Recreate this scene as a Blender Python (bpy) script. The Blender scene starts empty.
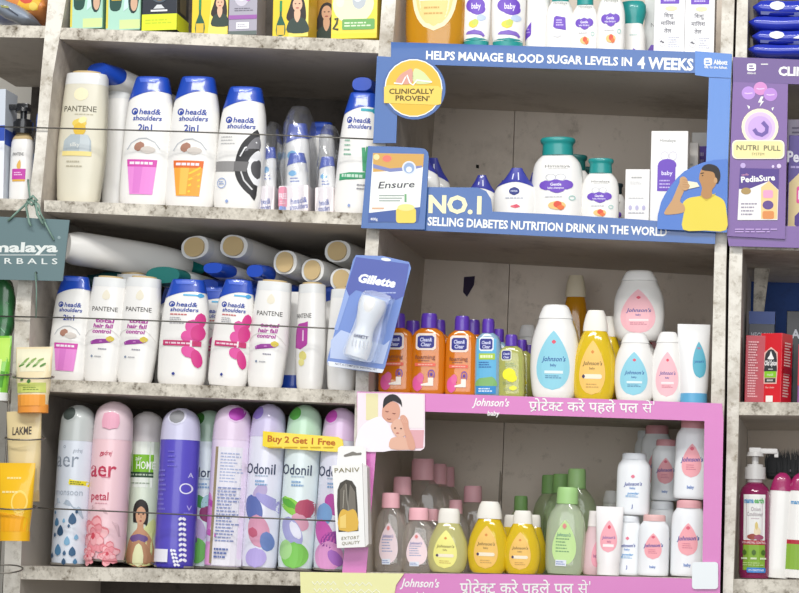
import bpy, bmesh, math, random
from mathutils import Vector, Matrix
from mathutils.geometry import tessellate_polygon
random.seed(7)
SC = bpy.context.scene
COL = SC.collection
# ------------------------------------------------------------------ camera geometry
F = 2200.0; CX, CY = 399.5, 296.5; S = 0.0014
D0 = F * S
ZMID = 1.65
_y = Vector(((820 - CX) / F, -(560 - CY) / F, -1)).normalized()
_sl = 0.018
_x = Vector((1, -_sl, 0)); _x.z = -(_x.x * _y.x + _x.y * _y.y) / _y.z; _x.normalize()
_z = _x.cross(_y)
RW = Matrix((_x, _y, _z))            # camera -> world rotation
CAMPOS = Vector((0, 0, ZMID)) - D0 * (RW @ Vector((0, 0, -1)))
def P(px, py, Y=0.0):
    """the point of the plane at depth Y behind the shelf fronts seen at a photo pixel"""
    d = RW @ Vector(((px - CX) / F, -(py - CY) / F, -1))
    k = (Y - CAMPOS.y) / d.y
    return CAMPOS + d * k
def MPP(Y, px=400, py=300):
    return (P(px + 1, py, Y) - P(px, py, Y)).length
cam = bpy.data.cameras.new('camera'); cam_o = bpy.data.objects.new('camera', cam); COL.objects.link(cam_o)
cam_o.matrix_world = Matrix.Translation(CAMPOS) @ RW.to_4x4()
cam.sensor_width = 36; cam.sensor_fit = 'HORIZONTAL'; cam.lens = F / 799 * 36; cam.clip_start = .05; cam.clip_end = 50
SC.camera = cam_o
# ------------------------------------------------------------------ materials
def lin(h):
    h = h.lstrip('#'); o = []
    for i in (0, 2, 4):
        c = int(h[i:i+2], 16) / 255
        o.append(c / 12.92 if c <= .04045 else ((c + .055) / 1.055) ** 2.4)
    return (*o, 1)
_mats = {}
def M(h, rough=.45, trans=0, metal=0, coat=0, ior=1.45, name=None):
    k = (h, rough, trans, metal, coat, ior)
    if k in _mats: return _mats[k]
    m = bpy.data.materials.new(name or 'surface_' + h.lstrip('#')); m.use_nodes = True
    b = m.node_tree.nodes['Principled BSDF']
    nt = m.node_tree
    b.inputs['Base Color'].default_value = lin(h); b.inputs['Roughness'].default_value = rough
    b.inputs['Metallic'].default_value = metal; b.inputs['Transmission Weight'].default_value = trans
    b.inputs['Coat Weight'].default_value = coat; b.inputs['IOR'].default_value = ior
    # faint procedural roughness variation so that plastics are not perfectly even
    tc = nt.nodes.new('ShaderNodeTexCoord'); no = nt.nodes.new('ShaderNodeTexNoise'); no.inputs['Scale'].default_value = 40
    mr = nt.nodes.new('ShaderNodeMapRange'); mr.inputs['To Min'].default_value = max(0, rough - .05); mr.inputs['To Max'].default_value = min(1, rough + .07)
    nt.links.new(tc.outputs['Object'], no.inputs['Vector']); nt.links.new(no.outputs['Fac'], mr.inputs['Value']); nt.links.new(mr.outputs['Result'], b.inputs['Roughness'])
    _mats[k] = m; return m
def film(h='f4f6fa', gloss=.12, rough=.12, op=.05):
    """thin clear plastic: mostly see-through, a little tint, sharp reflections"""
    k = ('film', h, gloss, rough, op)
    if k in _mats: return _mats[k]
    m = bpy.data.materials.new('clear_plastic_' + h); m.use_nodes = True; nt = m.node_tree; nt.nodes.clear()
    out = nt.nodes.new('ShaderNodeOutputMaterial'); tr = nt.nodes.new('ShaderNodeBsdfTransparent'); gl = nt.nodes.new('ShaderNodeBsdfGlossy'); df = nt.nodes.new('ShaderNodeBsdfDiffuse')
    m1 = nt.nodes.new('ShaderNodeMixShader'); m2 = nt.nodes.new('ShaderNodeMixShader'); lw = nt.nodes.new('ShaderNodeLayerWeight'); mr = nt.nodes.new('ShaderNodeMapRange')
    tr.inputs[0].default_value = lin(h); df.inputs[0].default_value = lin(h); gl.inputs['Roughness'].default_value = rough
    lw.inputs[0].default_value = .35; mr.inputs['To Min'].default_value = gloss * .5; mr.inputs['To Max'].default_value = min(1, gloss * 4)
    m1.inputs[0].default_value = op
    nt.links.new(lw.outputs['Facing'], mr.inputs['Value']); nt.links.new(mr.outputs['Result'], m2.inputs[0])
    nt.links.new(tr.outputs[0], m1.inputs[1]); nt.links.new(df.outputs[0], m1.inputs[2])
    nt.links.new(m1.outputs[0], m2.inputs[1]); nt.links.new(gl.outputs[0], m2.inputs[2]); nt.links.new(m2.outputs[0], out.inputs[0])
    _mats[k] = m; return m
def aged(name, base, dark, amount=.5, scale=9, rough=.8, fine=60, fw=.42):
    """worn paint with brown stains and chips"""
    m = bpy.data.materials.new(name); m.use_nodes = True; nt = m.node_tree; b = nt.nodes['Principled BSDF']; b.inputs['Roughness'].default_value = rough
    tc = nt.nodes.new('ShaderNodeTexCoord')
    mp = nt.nodes.new('ShaderNodeMapping'); mp.inputs['Scale'].default_value = (1, 1, 1)
    nt.links.new(tc.outputs['Object'], mp.inputs['Vector'])
    n1 = nt.nodes.new('ShaderNodeTexNoise'); n1.inputs['Scale'].default_value = scale; n1.inputs['Detail'].default_value = 8; n1.inputs['Roughness'].default_value = .7
    n2 = nt.nodes.new('ShaderNodeTexNoise'); n2.inputs['Scale'].default_value = fine; n2.inputs['Detail'].default_value = 6; n2.inputs['Roughness'].default_value = .75
    nt.links.new(mp.outputs[0], n1.inputs['Vector']); nt.links.new(mp.outputs[0], n2.inputs['Vector'])
    r1 = nt.nodes.new('ShaderNodeValToRGB'); r1.color_ramp.elements[0].position = .62 - amount * .25; r1.color_ramp.elements[1].position = .75 - amount * .1
    r2 = nt.nodes.new('ShaderNodeValToRGB'); r2.color_ramp.elements[0].position = .60 - amount * .12; r2.color_ramp.elements[1].position = .68
    nt.links.new(n1.outputs['Fac'], r1.inputs[0]); nt.links.new(n2.outputs['Fac'], r2.inputs[0])
    mx = nt.nodes.new('ShaderNodeMix'); mx.data_type = 'RGBA'; mx.inputs[6].default_value = lin(base); mx.inputs[7].default_value = lin(dark)
    ad = nt.nodes.new('ShaderNodeMath'); ad.operation = 'MULTIPLY_ADD'; ad.inputs[1].default_value = fw; 
    mu = nt.nodes.new('ShaderNodeMath'); mu.operation = 'MULTIPLY'; mu.inputs[1].default_value = .72; mu.use_clamp = True
    nt.links.new(r2.outputs[0], ad.inputs[0]); nt.links.new(r1.outputs[0], mu.inputs[0]); nt.links.new(mu.outputs[0], ad.inputs[2]); ad.use_clamp = True
    nt.links.new(ad.outputs[0], mx.inputs[0]); nt.links.new(mx.outputs[2], b.inputs['Base Color'])
    bp = nt.nodes.new('ShaderNodeBump'); bp.inputs['Strength'].default_value = .25; bp.inputs['Distance'].default_value = .002
    nt.links.new(n2.outputs['Fac'], bp.inputs['Height']); nt.links.new(bp.outputs[0], b.inputs['Normal'])
    return m
# ------------------------------------------------------------------ objects
def tag(o, label, cat, group=None, kind=None):
    o['label'] = label; o['category'] = cat
    if group: o['group'] = group
    if kind: o['kind'] = kind
def empty(name, loc, label, cat, group=None):
    o = bpy.data.objects.new(name, None); o.empty_display_size = .02; COL.objects.link(o); o.location = loc
    tag(o, label, cat, group); return o
def mesh(name, verts, faces, mats, parent=None, fm=None, smooth=False):
    me = bpy.data.meshes.new(name); me.from_pydata([tuple(v) for v in verts], [], faces)
    for m in (mats if isinstance(mats, (list, tuple)) else [mats]): me.materials.append(m)
    if fm: me.polygons.foreach_set('material_index', fm)
    if smooth: me.polygons.foreach_set('use_smooth', [True] * len(me.polygons))
    me.validate(); me.update()
    o = bpy.data.objects.new(name, me); COL.objects.link(o)
    if parent: o.parent = parent
    return o
def bm_mesh(name, bm, mats, parent=None, smooth=False):
    me = bpy.data.meshes.new(name); bmesh.ops.recalc_face_normals(bm, faces=bm.faces[:]); bm.to_mesh(me); bm.free()
    for m in (mats if isinstance(mats, (list, tuple)) else [mats]): me.materials.append(m)
    if smooth: me.polygons.foreach_set('use_smooth', [True] * len(me.polygons))
    o = bpy.data.objects.new(name, me); COL.objects.link(o)
    if parent: o.parent = parent
    return o
def sharp(o, deg=40):
    """shade smooth but keep hard edges"""
    me = o.data; bm = bmesh.new(); bm.from_mesh(me)
    for f in bm.faces: f.smooth = True
    for e in bm.edges:
        if len(e.link_faces) == 2 and e.calc_face_angle(0) > math.radians(deg): e.smooth = False
    bm.to_mesh(me); bm.free(); return o
def box_bm(x0, x1, y0, y1, z0, z1, bev=.0, bm=None):
    own = bm is None
    bm = bm or bmesh.new()
    r = bmesh.ops.create_cube(bm, size=1, matrix=Matrix.Translation(((x0+x1)/2, (y0+y1)/2, (z0+z1)/2)) @ Matrix.Diagonal((x1-x0, y1-y0, z1-z0, 1)))
    if bev: bmesh.ops.bevel(bm, geom=list({e for v in r['verts'] for e in v.link_edges}), offset=bev, segments=2, affect='EDGES', profile=.6)
    return bm
def prism(name, pts, Y, depth, mat, parent=None, bev=0):
    """a solid whose front outline is given in photo pixels at depth Y"""
    w = [P(x, y, Y) for x, y in pts]; n = len(w)
    vs = [(v.x, Y, v.z) for v in w] + [(v.x, Y + depth, v.z) for v in w]
    bm = bmesh.new(); bv = [bm.verts.new(v) for v in vs]
    for q in tessellate_polygon([[Vector((x, -y, 0)) for x, y in pts]]):
        bm.faces.new([bv[i] for i in q]); bm.faces.new([bv[n + i] for i in q][::-1])
    for i in range(n): bm.faces.new((bv[i], bv[(i+1) % n], bv[n + (i+1) % n], bv[n + i]))
    return bm_mesh(name, bm, mat, parent)
def tube(name, pts, r, mat, parent=None, seg=8, cyc=False):
    """a round bar along world (or parent-local) points"""
    pts = [Vector(p) for p in pts]; n = len(pts); vs = []; fs = []
    for i, p in enumerate(pts):
        a = pts[(i-1) % n] if (cyc or i) else p; b = pts[(i+1) % n] if (cyc or i < n-1) else p
        t = (b - a).normalized(); u = t.cross(Vector((0.13, 0.31, .94))).normalized(); v = t.cross(u)
        rr = r[i] if isinstance(r, (list, tuple)) else r
        for k in range(seg):
            an = 2*math.pi*k/seg; vs.append(p + (u*math.cos(an) + v*math.sin(an)) * rr)
    m = n if cyc else n - 1
    for i in range(m):
        j = (i + 1) % n
        for k in range(seg): fs.append((i*seg+k, i*seg+(k+1) % seg, j*seg+(k+1) % seg, j*seg+k))
    if not cyc: fs += [tuple(range(seg))[::-1], tuple((n-1)*seg+k for k in range(seg))]
    return mesh(name, vs, fs, mat, parent, smooth=True)
def smooth_poly(pts, k=4):
    n = len(pts); out = []
    for i in range(n):
        p0, p1, p2, p3 = pts[i-1], pts[i], pts[(i+1) % n], pts[(i+2) % n]
        for j in range(k):
            t = j / k
            out.append(tuple(.5*((2*p1[c]) + (-p0[c]+p2[c])*t + (2*p0[c]-5*p1[c]+4*p2[c]-p3[c])*t*t + (-p0[c]+3*p1[c]-3*p2[c]+p3[c])*t**3) for c in (0, 1)))
    return out
def rrect(x0, y0, x1, y1, r, k=4):
    o = []
    for cx, cy, a0 in ((x1-r, y1-r, 0), (x0+r, y1-r, 90), (x0+r, y0+r, 180), (x1-r, y0+r, 270)):
        for j in range(k+1):
            a = math.radians(a0 + 90*j/k); o.append((cx + r*math.cos(a), cy + r*math.sin(a)))
    return o
# ------------------------------------------------------------------ lettering
_txt = {}
def glyphs(s, bold=0, sp=1.0):
    k = (s, bold, sp)
    if k not in _txt:
        c = bpy.data.curves.new('lettering', 'FONT'); c.body = s; c.size = 1; c.resolution_u = 2; c.offset = bold; c.space_character = sp
        o = bpy.data.objects.new('lettering', c); me = o.to_mesh()
        vs = [(v.co.x, v.co.y) for v in me.vertices]; fs = [tuple(p.vertices) for p in me.polygons]
        o.to_mesh_clear(); bpy.data.objects.remove(o); bpy.data.curves.remove(c)
        _txt[k] = (vs, fs)
    return _txt[k]
# ------------------------------------------------------------------ printed surfaces
class Canvas:
    """collects flat printed shapes and lays them on a surface; flush() makes ONE mesh of them"""
    flat = False; ux = uy = 1.0; ys = 1; lay = .00008
    def start(self): self.v = []; self.f = []; self.fm = []; self.ms = []; self.n = 0
    def mi(self, m):
        if m not in self.ms: self.ms.append(m)
        return self.ms.index(m)
    def add(self, vs, fs, m, off=None):
        self.n += 1; o = max(off or 0, .0003 + self.lay * self.n); b = len(self.v); k = self.mi(m)
        self.v += [self.map3(x, y, o) for x, y in vs]
        for f in fs: self.f.append(tuple(b + i for i in f)); self.fm.append(k)
    def poly(self, m, pts, sm=0, off=None):
        if sm: pts = smooth_poly(pts, sm)
        if self.flat:
            t = tessellate_polygon([[Vector((x, y, 0)) for x, y in pts]])
            self.add(pts, [tuple(q) for q in t], m, off); return
        ymin = min(p[1] for p in pts); ymax = max(p[1] for p in pts)
        rows = max(2, min(26, int((ymax-ymin) * self.uy / .003) + 2)); eps = (ymax-ymin) * 1e-4
        vs = []; fs = []; prev = None; n = len(pts)
        for r in range(rows + 1):
            y = ymin + eps + (ymax-ymin-2*eps) * r / rows; xs = []
            for i in range(n):
                (x0, y0), (x1, y1) = pts[i], pts[(i+1) % n]
                if (y0 <= y) != (y1 <= y): xs.append(x0 + (x1-x0)*(y-y0)/(y1-y0))
            xs.sort(); 
            if len(xs) < 2: prev = None; continue
            sp = (xs[0], xs[-1]); cols = 6
            row = len(vs)
            for c in range(cols + 1): vs.append((sp[0] + (sp[1]-sp[0])*c/cols, y))
            if prev is not None:
                for c in range(cols): fs.append((prev+c, prev+c+1, row+c+1, row+c))
            prev = row
        self.add(vs, fs, m, off)
    def rect(self, m, x0, y0, x1, y1, off=None): self.poly(m, [(x0, y0), (x1, y0), (x1, y1), (x0, y1)], 0, off)
    def rr(self, m, x0, y0, x1, y1, r, off=None):
        q = self.ux / self.uy
        pts = rrect(x0, y0 / q, x1, y1 / q, r); self.poly(m, [(x, y * q) for x, y in pts], 0, off)
    def ell(self, m, x, y, rx, ry, a0=0, rot=0, off=None):
        c, s = math.cos(math.radians(rot)), math.sin(math.radians(rot)); q = self.ux / self.uy
        pts = []
        for i in range(22):
            t = 2*math.pi*i/22; dx, dy = rx*math.cos(t), ry*math.sin(t) / q
            pts.append((x + dx*c - dy*s, y + (dx*s + dy*c)*q))
        self.poly(m, pts, 0, off)
    def ring(self, m, x, y, rx, ry, w, off=None):
        """w: fraction of the radius"""
        vs = []; fs = []; N = 26
        for i in range(N):
            t = 2*math.pi*i/N
            for k in (1, 1-w): vs.append((x + rx*k*math.cos(t), y + ry*k*math.sin(t)))
        for i in range(N):
            j = (i+1) % N; fs.append((2*i, 2*j, 2*j+1, 2*i+1))
        self.add(vs, fs, m, off)
    def drop(self, m, x, y0, y1, rx, off=None):
        """tear drop, tip at y1"""
        pts = []; h = y1 - y0
        for i in range(28):
            t = 2*math.pi*i/28
            pts.append((x + rx*math.copysign(abs(math.sin(t)*math.sin(t/2)**.75)/.805, math.sin(t)), y1 - h*(.5 - .5*math.cos(t)) ))
        self.poly(m, pts, 0, off)
    def line(self, m, pts, w, off=None):
        """stroke of width w (y units) along points"""
        vs = []; fs = []; q = self.uy / self.ux
        for i, p in enumerate(pts):
            a = pts[max(0, i-1)]; b = pts[min(len(pts)-1, i+1)]
            dx, dy = (b[0]-a[0]) / q, (b[1]-a[1]); L = math.hypot(dx, dy) or 1
            nx, ny = -dy/L*w/2*q, dx/L*w/2
            vs += [(p[0]+nx, p[1]+ny), (p[0]-nx, p[1]-ny)]
        for i in range(len(pts)-1): fs.append((2*i, 2*i+1, 2*i+3, 2*i+2))
        self.add(vs, fs, m, off)
    def text(self, m, s, x, y, h, w=None, bold=.012, ang=0, it=0, sp=1.0, al='c', off=None, fit=False):
        """s centred at (x, y), capital height h (y units), at most w wide (x units); fit: exactly w"""
        vs, fs = glyphs(s, bold, sp)
        if not vs: return
        xs = [v[0] for v in vs]; x0, x1 = min(xs), max(xs); k = h * self.uy / .69
        sx = k / self.ux
        if w and ((x1-x0)*sx > w or fit): sx = w / (x1-x0)
        xo = (x0+x1)/2 if al == 'c' else x0
        c, sn = math.cos(math.radians(ang)), math.sin(math.radians(ang)); q = self.ux / self.uy
        out = []
        for a, b in vs:
            dx = (a - xo + it*b) * sx; dy = self.ys * (b - .345) * k / self.uy / q
            out.append((x + dx*c - dy*sn, y + (dx*sn + dy*c) * q))
        self.add(out, fs, m, off)
    def lines(self, m, x0, x1, y0, y1, n, fill=.5, seed=1):
        """rows of tiny print seen from afar: short bars of uneven length"""
        R = random.Random(seed)
        for i in range(n):
            y = y0 + (y1-y0)*(i+.5)/n; h = abs(y1-y0)/n*fill/2
            xe = x1 - (x1-x0)*R.random()*.35; cx = x0
            vs = []; fs = []
            while cx < xe:
                l = (x1-x0)*R.uniform(.08, .22); e = min(xe, cx+l); b = len(vs)
                vs += [(cx, y-h), (e, y-h), (e, y+h), (cx, y+h)]; fs.append((b, b+1, b+2, b+3)); cx = e + (x1-x0)*.035
            self.add(vs, fs, m)
    def flush(self, name='label_print', parent=None):
        if not self.v: return None
        o = mesh(name, self.v, self.f, self.ms, parent or self.root, self.fm); self.start(); return o
class Card(Canvas):
    """flat print addressed in photo pixels on the plane at depth Y"""
    flat = True; ys = -1; lay = .00004
    def __init__(self, root, Y): self.root = root; self.Y = Y; self.ux = self.uy = MPP(Y); self.start()
    def map3(self, x, y, o):
        p = P(x, y, self.Y - o); return p - self.root.location
def pch(pts):
    """monotone cubic through (t, v...)"""
    ts = [p[0] for p in pts]; n = len(pts); dim = len(pts[0]) - 1; ms = []
    for d in range(dim):
        v = [p[d+1] for p in pts]; dl = [(v[i+1]-v[i])/(ts[i+1]-ts[i]) for i in range(n-1)]; m = [dl[0]] + [0 if dl[i-1]*dl[i] <= 0 else 2*dl[i-1]*dl[i]/(dl[i-1]+dl[i]) for i in range(1, n-1)] + [dl[-1]]
        ms.append((v, m))
    def f(t):
        t = min(max(t, ts[0]), ts[-1]); i = 0
        while i < n-2 and t > ts[i+1]: i += 1
        h = ts[i+1]-ts[i]; s = (t-ts[i])/h; o = []
        for v, m in ms:
            o.append((1+2*s)*(1-s)**2*v[i] + s*(1-s)**2*h*m[i] + s*s*(3-2*s)*v[i+1] + s*s*(s-1)*h*m[i+1])
        return o
    return f
class Vessel(Canvas):
    """a bottle, can or tube: oval sections whose half width and depth follow a profile; prints wrap its front"""
    def __init__(self, root, H, W, D, pts, n=2.3):
        self.root = root; self.H, self.W, self.D, self.n_ = H, W, D, n
        self.pf = pch([p if len(p) == 3 else (p[0], p[1], p[1]) for p in pts]); self.ux, self.uy = W, H; self.start()
    def half(self, t):
        a, b = self.pf(t); return max(a*self.W, 1e-4), max(b*self.D, 1e-4)
    def map3(self, u, t, o):
        a, b = self.half(t); x = max(-.985*a, min(.985*a, u*self.W)); r = abs(x)/a
        return Vector((x, -b*(1 - r**self.n_)**(1/self.n_) - o, t*self.H))
    def shell(self, name, t0, t1, mat, off=0, low=None, rings=14, bot=True, top=True, seg=36, parent=None, ts=None, dome=0):
        vs = []; fs = []; n = self.n_
        sl = ts or [i/(rings-1) for i in range(rings)]
        for s in sl:
            for k in range(seg):
                th = 2*math.pi*k/seg; c, sn = math.cos(th), math.sin(th)
                cu = math.copysign(abs(c)**(2/n), c); su = math.copysign(abs(sn)**(2/n), sn)
                tl = low(cu) if low else t0; t = tl + (t1-tl)*s
                a, b = self.half(t); vs.append((cu*(a+off), su*(b+off), t*self.H + (off if (s == 1 and top) else 0)))
        R = len(sl)
        for i in range(R-1):
            for k in range(seg): fs.append((i*seg+k, i*seg+(k+1) % seg, (i+1)*seg+(k+1) % seg, (i+1)*seg+k))
        if bot: fs.append(tuple(range(seg))[::-1])
        if top:
            if dome:
                b = (R-1)*seg; z = vs[b][2]; pr = b
                for j in (1, 2, 3):
                    q = math.cos(j*math.pi/8); nb = len(vs)
                    for k in range(seg): x, y, _ = vs[b+k]; vs.append((x*q, y*q, z + dome*math.sin(j*math.pi/8)))
                    for k in range(seg): fs.append((pr+k, pr+(k+1) % seg, nb+(k+1) % seg, nb+k))
                    pr = nb
                fs.append(tuple(pr+k for k in range(seg)))
            else: fs.append(tuple((R-1)*seg+k for k in range(seg)))
        return sharp(mesh(name, vs, fs, mat, parent or self.root), 48)
class Carton(Canvas):
    """a box; u in -1..1 across the front, t in 0..1 up"""
    flat = True
    def __init__(self, root, H, W, D, mat, name='carton', bev=.0008):
        self.root = root; self.H, self.W, self.D = H, W, D; self.ux, self.uy = W, H; self.start(); self.side = 0
        self.body = bm_mesh(name, box_bm(-W, W, -D, D, 0, H, bev), mat, root)
    def map3(self, u, t, o):
        if self.side: return Vector((self.W + o, u*self.D, t*self.H))
        return Vector((u*self.W, -self.D - o, t*self.H))
# ------------------------------------------------------------------ the shelves' upper edges (photo pixels on the front plane)
class Shelf:
    def __init__(s, x0, y0, x1, y1, th): s.p = (x0, y0, x1, y1); s.th = th; s.a = P(x0, y0); s.b = P(x1, y1)
    def z(s, X): return s.a.z + (s.b.z - s.a.z) * (X - s.a.x) / (s.b.x - s.a.x) + .0004
def place(name, label, cat, cb, ct, top, Y, shelf, group=None, yaw=0, on=None, fr=.014):
    """stand a thing on a shelf (or on another thing): cb/ct = its axis in the photo at foot and top, top = its top pixel row.
    gives (root, height)"""
    z0 = on[1] if on else None
    X = P(cb, 300, Y).x
    for _ in range(4):
        zz = z0 if on else shelf.z(X)
        # pixel row of the foot, by search, then the X under it
        lo, hi = -200, 800
        for _ in range(30):
            m = (lo+hi)/2
            if P(cb, m, Y).z > zz: lo = m
            else: hi = m
        X = P(cb, lo, Y).x
    zz = z0 if on else shelf.z(X)
    T = P(ct, top, Y); T.z = P(ct, top, Y - fr).z; B = Vector((X, Y, zz)); ax = T - B
    r = empty(name, B, label, cat, group)
    r.rotation_euler = Matrix.Rotation(math.atan2(ax.x, ax.z), 3, 'Y').to_euler() if not yaw else (Matrix.Rotation(math.atan2(ax.x, ax.z), 3, 'Y') @ Matrix.Rotation(math.radians(yaw), 3, 'Z')).to_euler()
    SETTLE.append((r, shelf, on)); return r, ax.length
SETTLE = []
def lay(name, label, cat, front, back, length, group=None, roll=0):
    """lay a thing down: front=(px,py,Y) its top end, back=(px,py,Y) a point its axis runs back to"""
    a = P(*front); b = P(*back); Z = (a - b).normalized(); up = Vector((0, 0, 1))
    Yl = -(up - Z * up.dot(Z)).normalized(); X = Yl.cross(Z); R = Matrix((X, Yl, Z)).transposed()
    R = R @ Matrix.Rotation(math.radians(roll), 3, 'Z')
    r = empty(name, a - Z * length, label, cat, group); r.rotation_euler = R.to_euler(); return r

def settle():
    """let every standing thing touch what it stands on with its lowest edge"""
    bpy.context.view_layer.update(); lift = {}
    for r, shelf, on in SETTLE:
        lo = 1e9
        for o in r.children_recursive:
            if o.type != 'MESH': continue
            mw = o.matrix_world
            for c in o.bound_box if len(o.data.vertices) > 2e5 else [v.co for v in o.data.vertices]:
                w = mw @ Vector(c); ref = on[1] if on else shelf.z(w.x)
                if w.z - ref < lo: lo = w.z - ref
        d = .0004 - lo + (lift.get(on[0].name, 0) if on else 0)
        if on: d += .001
        r.location.z += d; lift[r.name] = d
# ================================================================== SETTING
DEP = .36
paint = aged('chipped_white_paint', 'e8e3d8', '7a6a50', .66, 9, .75, 60, .5)
paint2 = aged('worn_shelf_edge', 'ded7c9', '51432e', .8, 16, .8, 70, .68)
inner = aged('dull_inner_paint', 'c6bdb2', '83776a', .34, 5, .8, 26, .16)
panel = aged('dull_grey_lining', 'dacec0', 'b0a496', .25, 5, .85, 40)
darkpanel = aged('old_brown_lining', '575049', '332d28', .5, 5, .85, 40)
bluepanel = aged('blue_painted_lining', '2c4f94', '22396a', .3, 6, .7, 40)
steel = M('6b6862', .4, metal=.8)
LT, RT = None, None
zl = P(0, 650).z
def struct(name, x0, x1, y0, y1, z0, z1, m):
    o = bm_mesh(name, box_bm(x0, x1, y0, y1, z0, z1), m); o['kind'] = 'structure'; return o
floor_m = aged('grey_floor', '8d8880', '5a554e', .3, 3, .6, 20)
wall_m = aged('plain_wall', 'b9b4aa', '8d867a', .2, 3, .9, 20)
struct('floor', -3, 3, -4.5, .75, -.06, 0, floor_m)
struct('wall_back', -3, 3, .62, .75, 0, 3.2, wall_m)
# ---- main shelving unit
xo = P(382, 300).x
unit = empty('display_shelf', (xo, DEP/2, 0), 'worn white painted shelving with chipped edges holding the shampoo and baby products', 'shelf')
def child(o, p):
    o.parent = p; o.matrix_parent_inverse = Matrix.Translation(-Vector(p.location)); return o
def two_tone(o):
    """worn paint on the fronts, the duller inner paint on the faces inside the bays"""
    o.data.materials.append(inner)
    for f in o.data.polygons: f.material_index = 0 if abs(f.normal.y) > .5 else 1
    return o
def upright(pts, p, m=paint):
    child(two_tone(prism('upright', pts, 0, DEP, m)), p)
def shelf_board(pts, p, m=paint2, dep=DEP, y=.001):
    child(two_tone(prism('shelf_board', pts, y, dep - .002, m)), p)
def post(l, r):
    """left/right edge points top to bottom, carried down to the floor"""
    a = P(*l[-1]); b = P(*r[-1])
    return l + r[::-1]
upright([(51, -60), (48, 0), (41, 75), (35, 150), (16, 300), (10, 420), (3, 590), (1, 640), (17, 640), (20, 590), (26, 420), (31, 300), (46, 150), (53, 75), (66, 0), (68, -60)], unit)
upright([(384, -60), (382, 0), (367, 225), (356, 370), (354, 440), (350, 590), (348, 640), (362, 640), (364, 590), (367, 440), (369, 370), (380, 225), (396, 0), (398, -60)], unit)
upright([(723, -60), (722, 0), (714, 270), (711, 400), (706, 590), (705, 640), (715, 640), (717, 590), (724.5, 400), (726, 270), (734.5, 0), (736.5, -60)], unit)
# boards: left bay, far-left bay, right bay
sh = {}
def board(k, x0, y0, x1, y1, b0, b1, p, m=paint2):
    sh[k] = Shelf(x0, y0, x1, y1, 0); shelf_board([(x0, y0), (x1, y1), (x1, y1 + b1), (x0, y0 + b0)], p, m)
board('A', 60, 27.5, 384, 40.5, 11.5, 13, unit)
board('B', 44, 200, 372, 213.5, 11.5, 12, unit)
board('C', 26, 378.5, 358, 390.5, 12, 13.5, unit)
board('D', 14, 565.5, 354, 573, 13.5, 14, unit)
board('FA', -70, 24, 52, 26, 12, 12, unit)
board('FB', -70, 196, 34, 199.5, 12, 11.5, unit)
board('FC', -70, 376, 18, 378, 12, 12, unit)
board('RA', 391, 45, 724, 57, 12, 13, unit)
board('RB', 377, 213, 716, 231.5, 12, 12, unit)
board('RC', 364, 391, 713, 404, 12, 12, unit)
board('RD', 362, 572, 708, 578, 13, 14, unit)
# back lining boards (separate boards, the joints between them show)
bl = lambda a, b, m, nm='back_panel', par=unit: child(bm_mesh(nm, box_bm(P(a, 300, 0).x, P(b, 300, 0).x, DEP, DEP + .012, P(0, 660).z, P(0, -70).z), m), par)
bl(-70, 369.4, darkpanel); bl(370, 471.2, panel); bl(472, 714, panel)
# small marks on the right bays' lining: flaked plaster and a nail hole
cd = Card(unit, DEP - .0005)
cd.poly(M('2f2540', .8), [(464, 277), (475, 276), (474, 285), (467, 297), (463, 292)])
cd.poly(M('1d1916', .9), [(476, 164.5), (479, 165), (479, 168.5), (476, 168)])
cd.poly(M('9a8f82', .9), [(500, 470), (503, 478), (501, 500), (498, 505), (499, 485)])
cd.flush('flaked_patch')
# ---- right hand unit
unit2 = empty('display_shelf', (P(800, 300).x, DEP/2, 0), 'separate white painted shelving unit beyond the narrow dark gap, blue lined inside', 'shelf')
upright([(739, -60), (737, 0), (729, 270), (726.5, 450), (723, 590), (722, 640), (732, 640), (733, 590), (738, 450), (742, 270), (748, 0), (750, -60)], unit2)
board('QA', 748, 63, 880, 67, 11, 11, unit2)
board('QB', 742, 238, 880, 242, 11, 11, unit2)
board('QC', 739, 402, 880, 403, 13, 13, unit2)
board('QD', 733, 579, 880, 581, 14, 14, unit2)
child(bm_mesh('back_panel', box_bm(P(742, 300).x, P(880, 300).x, DEP, DEP + .012, P(780, 409).z, P(780, 240).z), bluepanel), unit2)
child(bm_mesh('back_panel', box_bm(P(742, 300).x, P(880, 300).x, DEP, DEP + .012, P(0, 660).z, P(780, 409.2).z), panel), unit2)
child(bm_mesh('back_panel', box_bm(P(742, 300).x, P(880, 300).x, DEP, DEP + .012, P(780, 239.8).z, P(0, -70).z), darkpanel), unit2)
# stray piece of board leaning inside the right unit
pl = empty('wooden_board', P(757, 300, .2), 'short dirty white board leaning inside the blue lined shelf', 'board')
pl.location.z = sh['QC'].z(pl.location.x)
o = prism('wooden_board', smooth_poly([(755, 262), (760, 256), (766, 256), (770, 263), (767, 285), (760, 345), (757, 404), (752, 404), (753, 330)], 3), .2, .018, paint2); child(o, pl); o.name = 'plank'
# ---- retaining wires
def wire(pts, y, label, yy=-.006):
    w = [P(px, py, yy) for px, py in pts]
    o = tube('shelf_wire', w, .0011, steel); tag(o, label, 'wire', 'wires across the shelf fronts'); return o
wire([(-12, 126.5), (50, 128), (180, 131.5), (300, 136), (378, 139.5)], 0, 'thin grey wire strung across the top left shelf of tall shampoo bottles')
wire([(-12, 316), (80, 318), (200, 322.5), (300, 327), (362, 330)], 0, 'thin grey wire strung across the middle shelf in front of the white shampoo bottles')
wire([(28, 507), (50, 508.5), (150, 513), (250, 517.5), (356, 522)], 0, 'thin dark wire strung across the row of air freshener cans')

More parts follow.
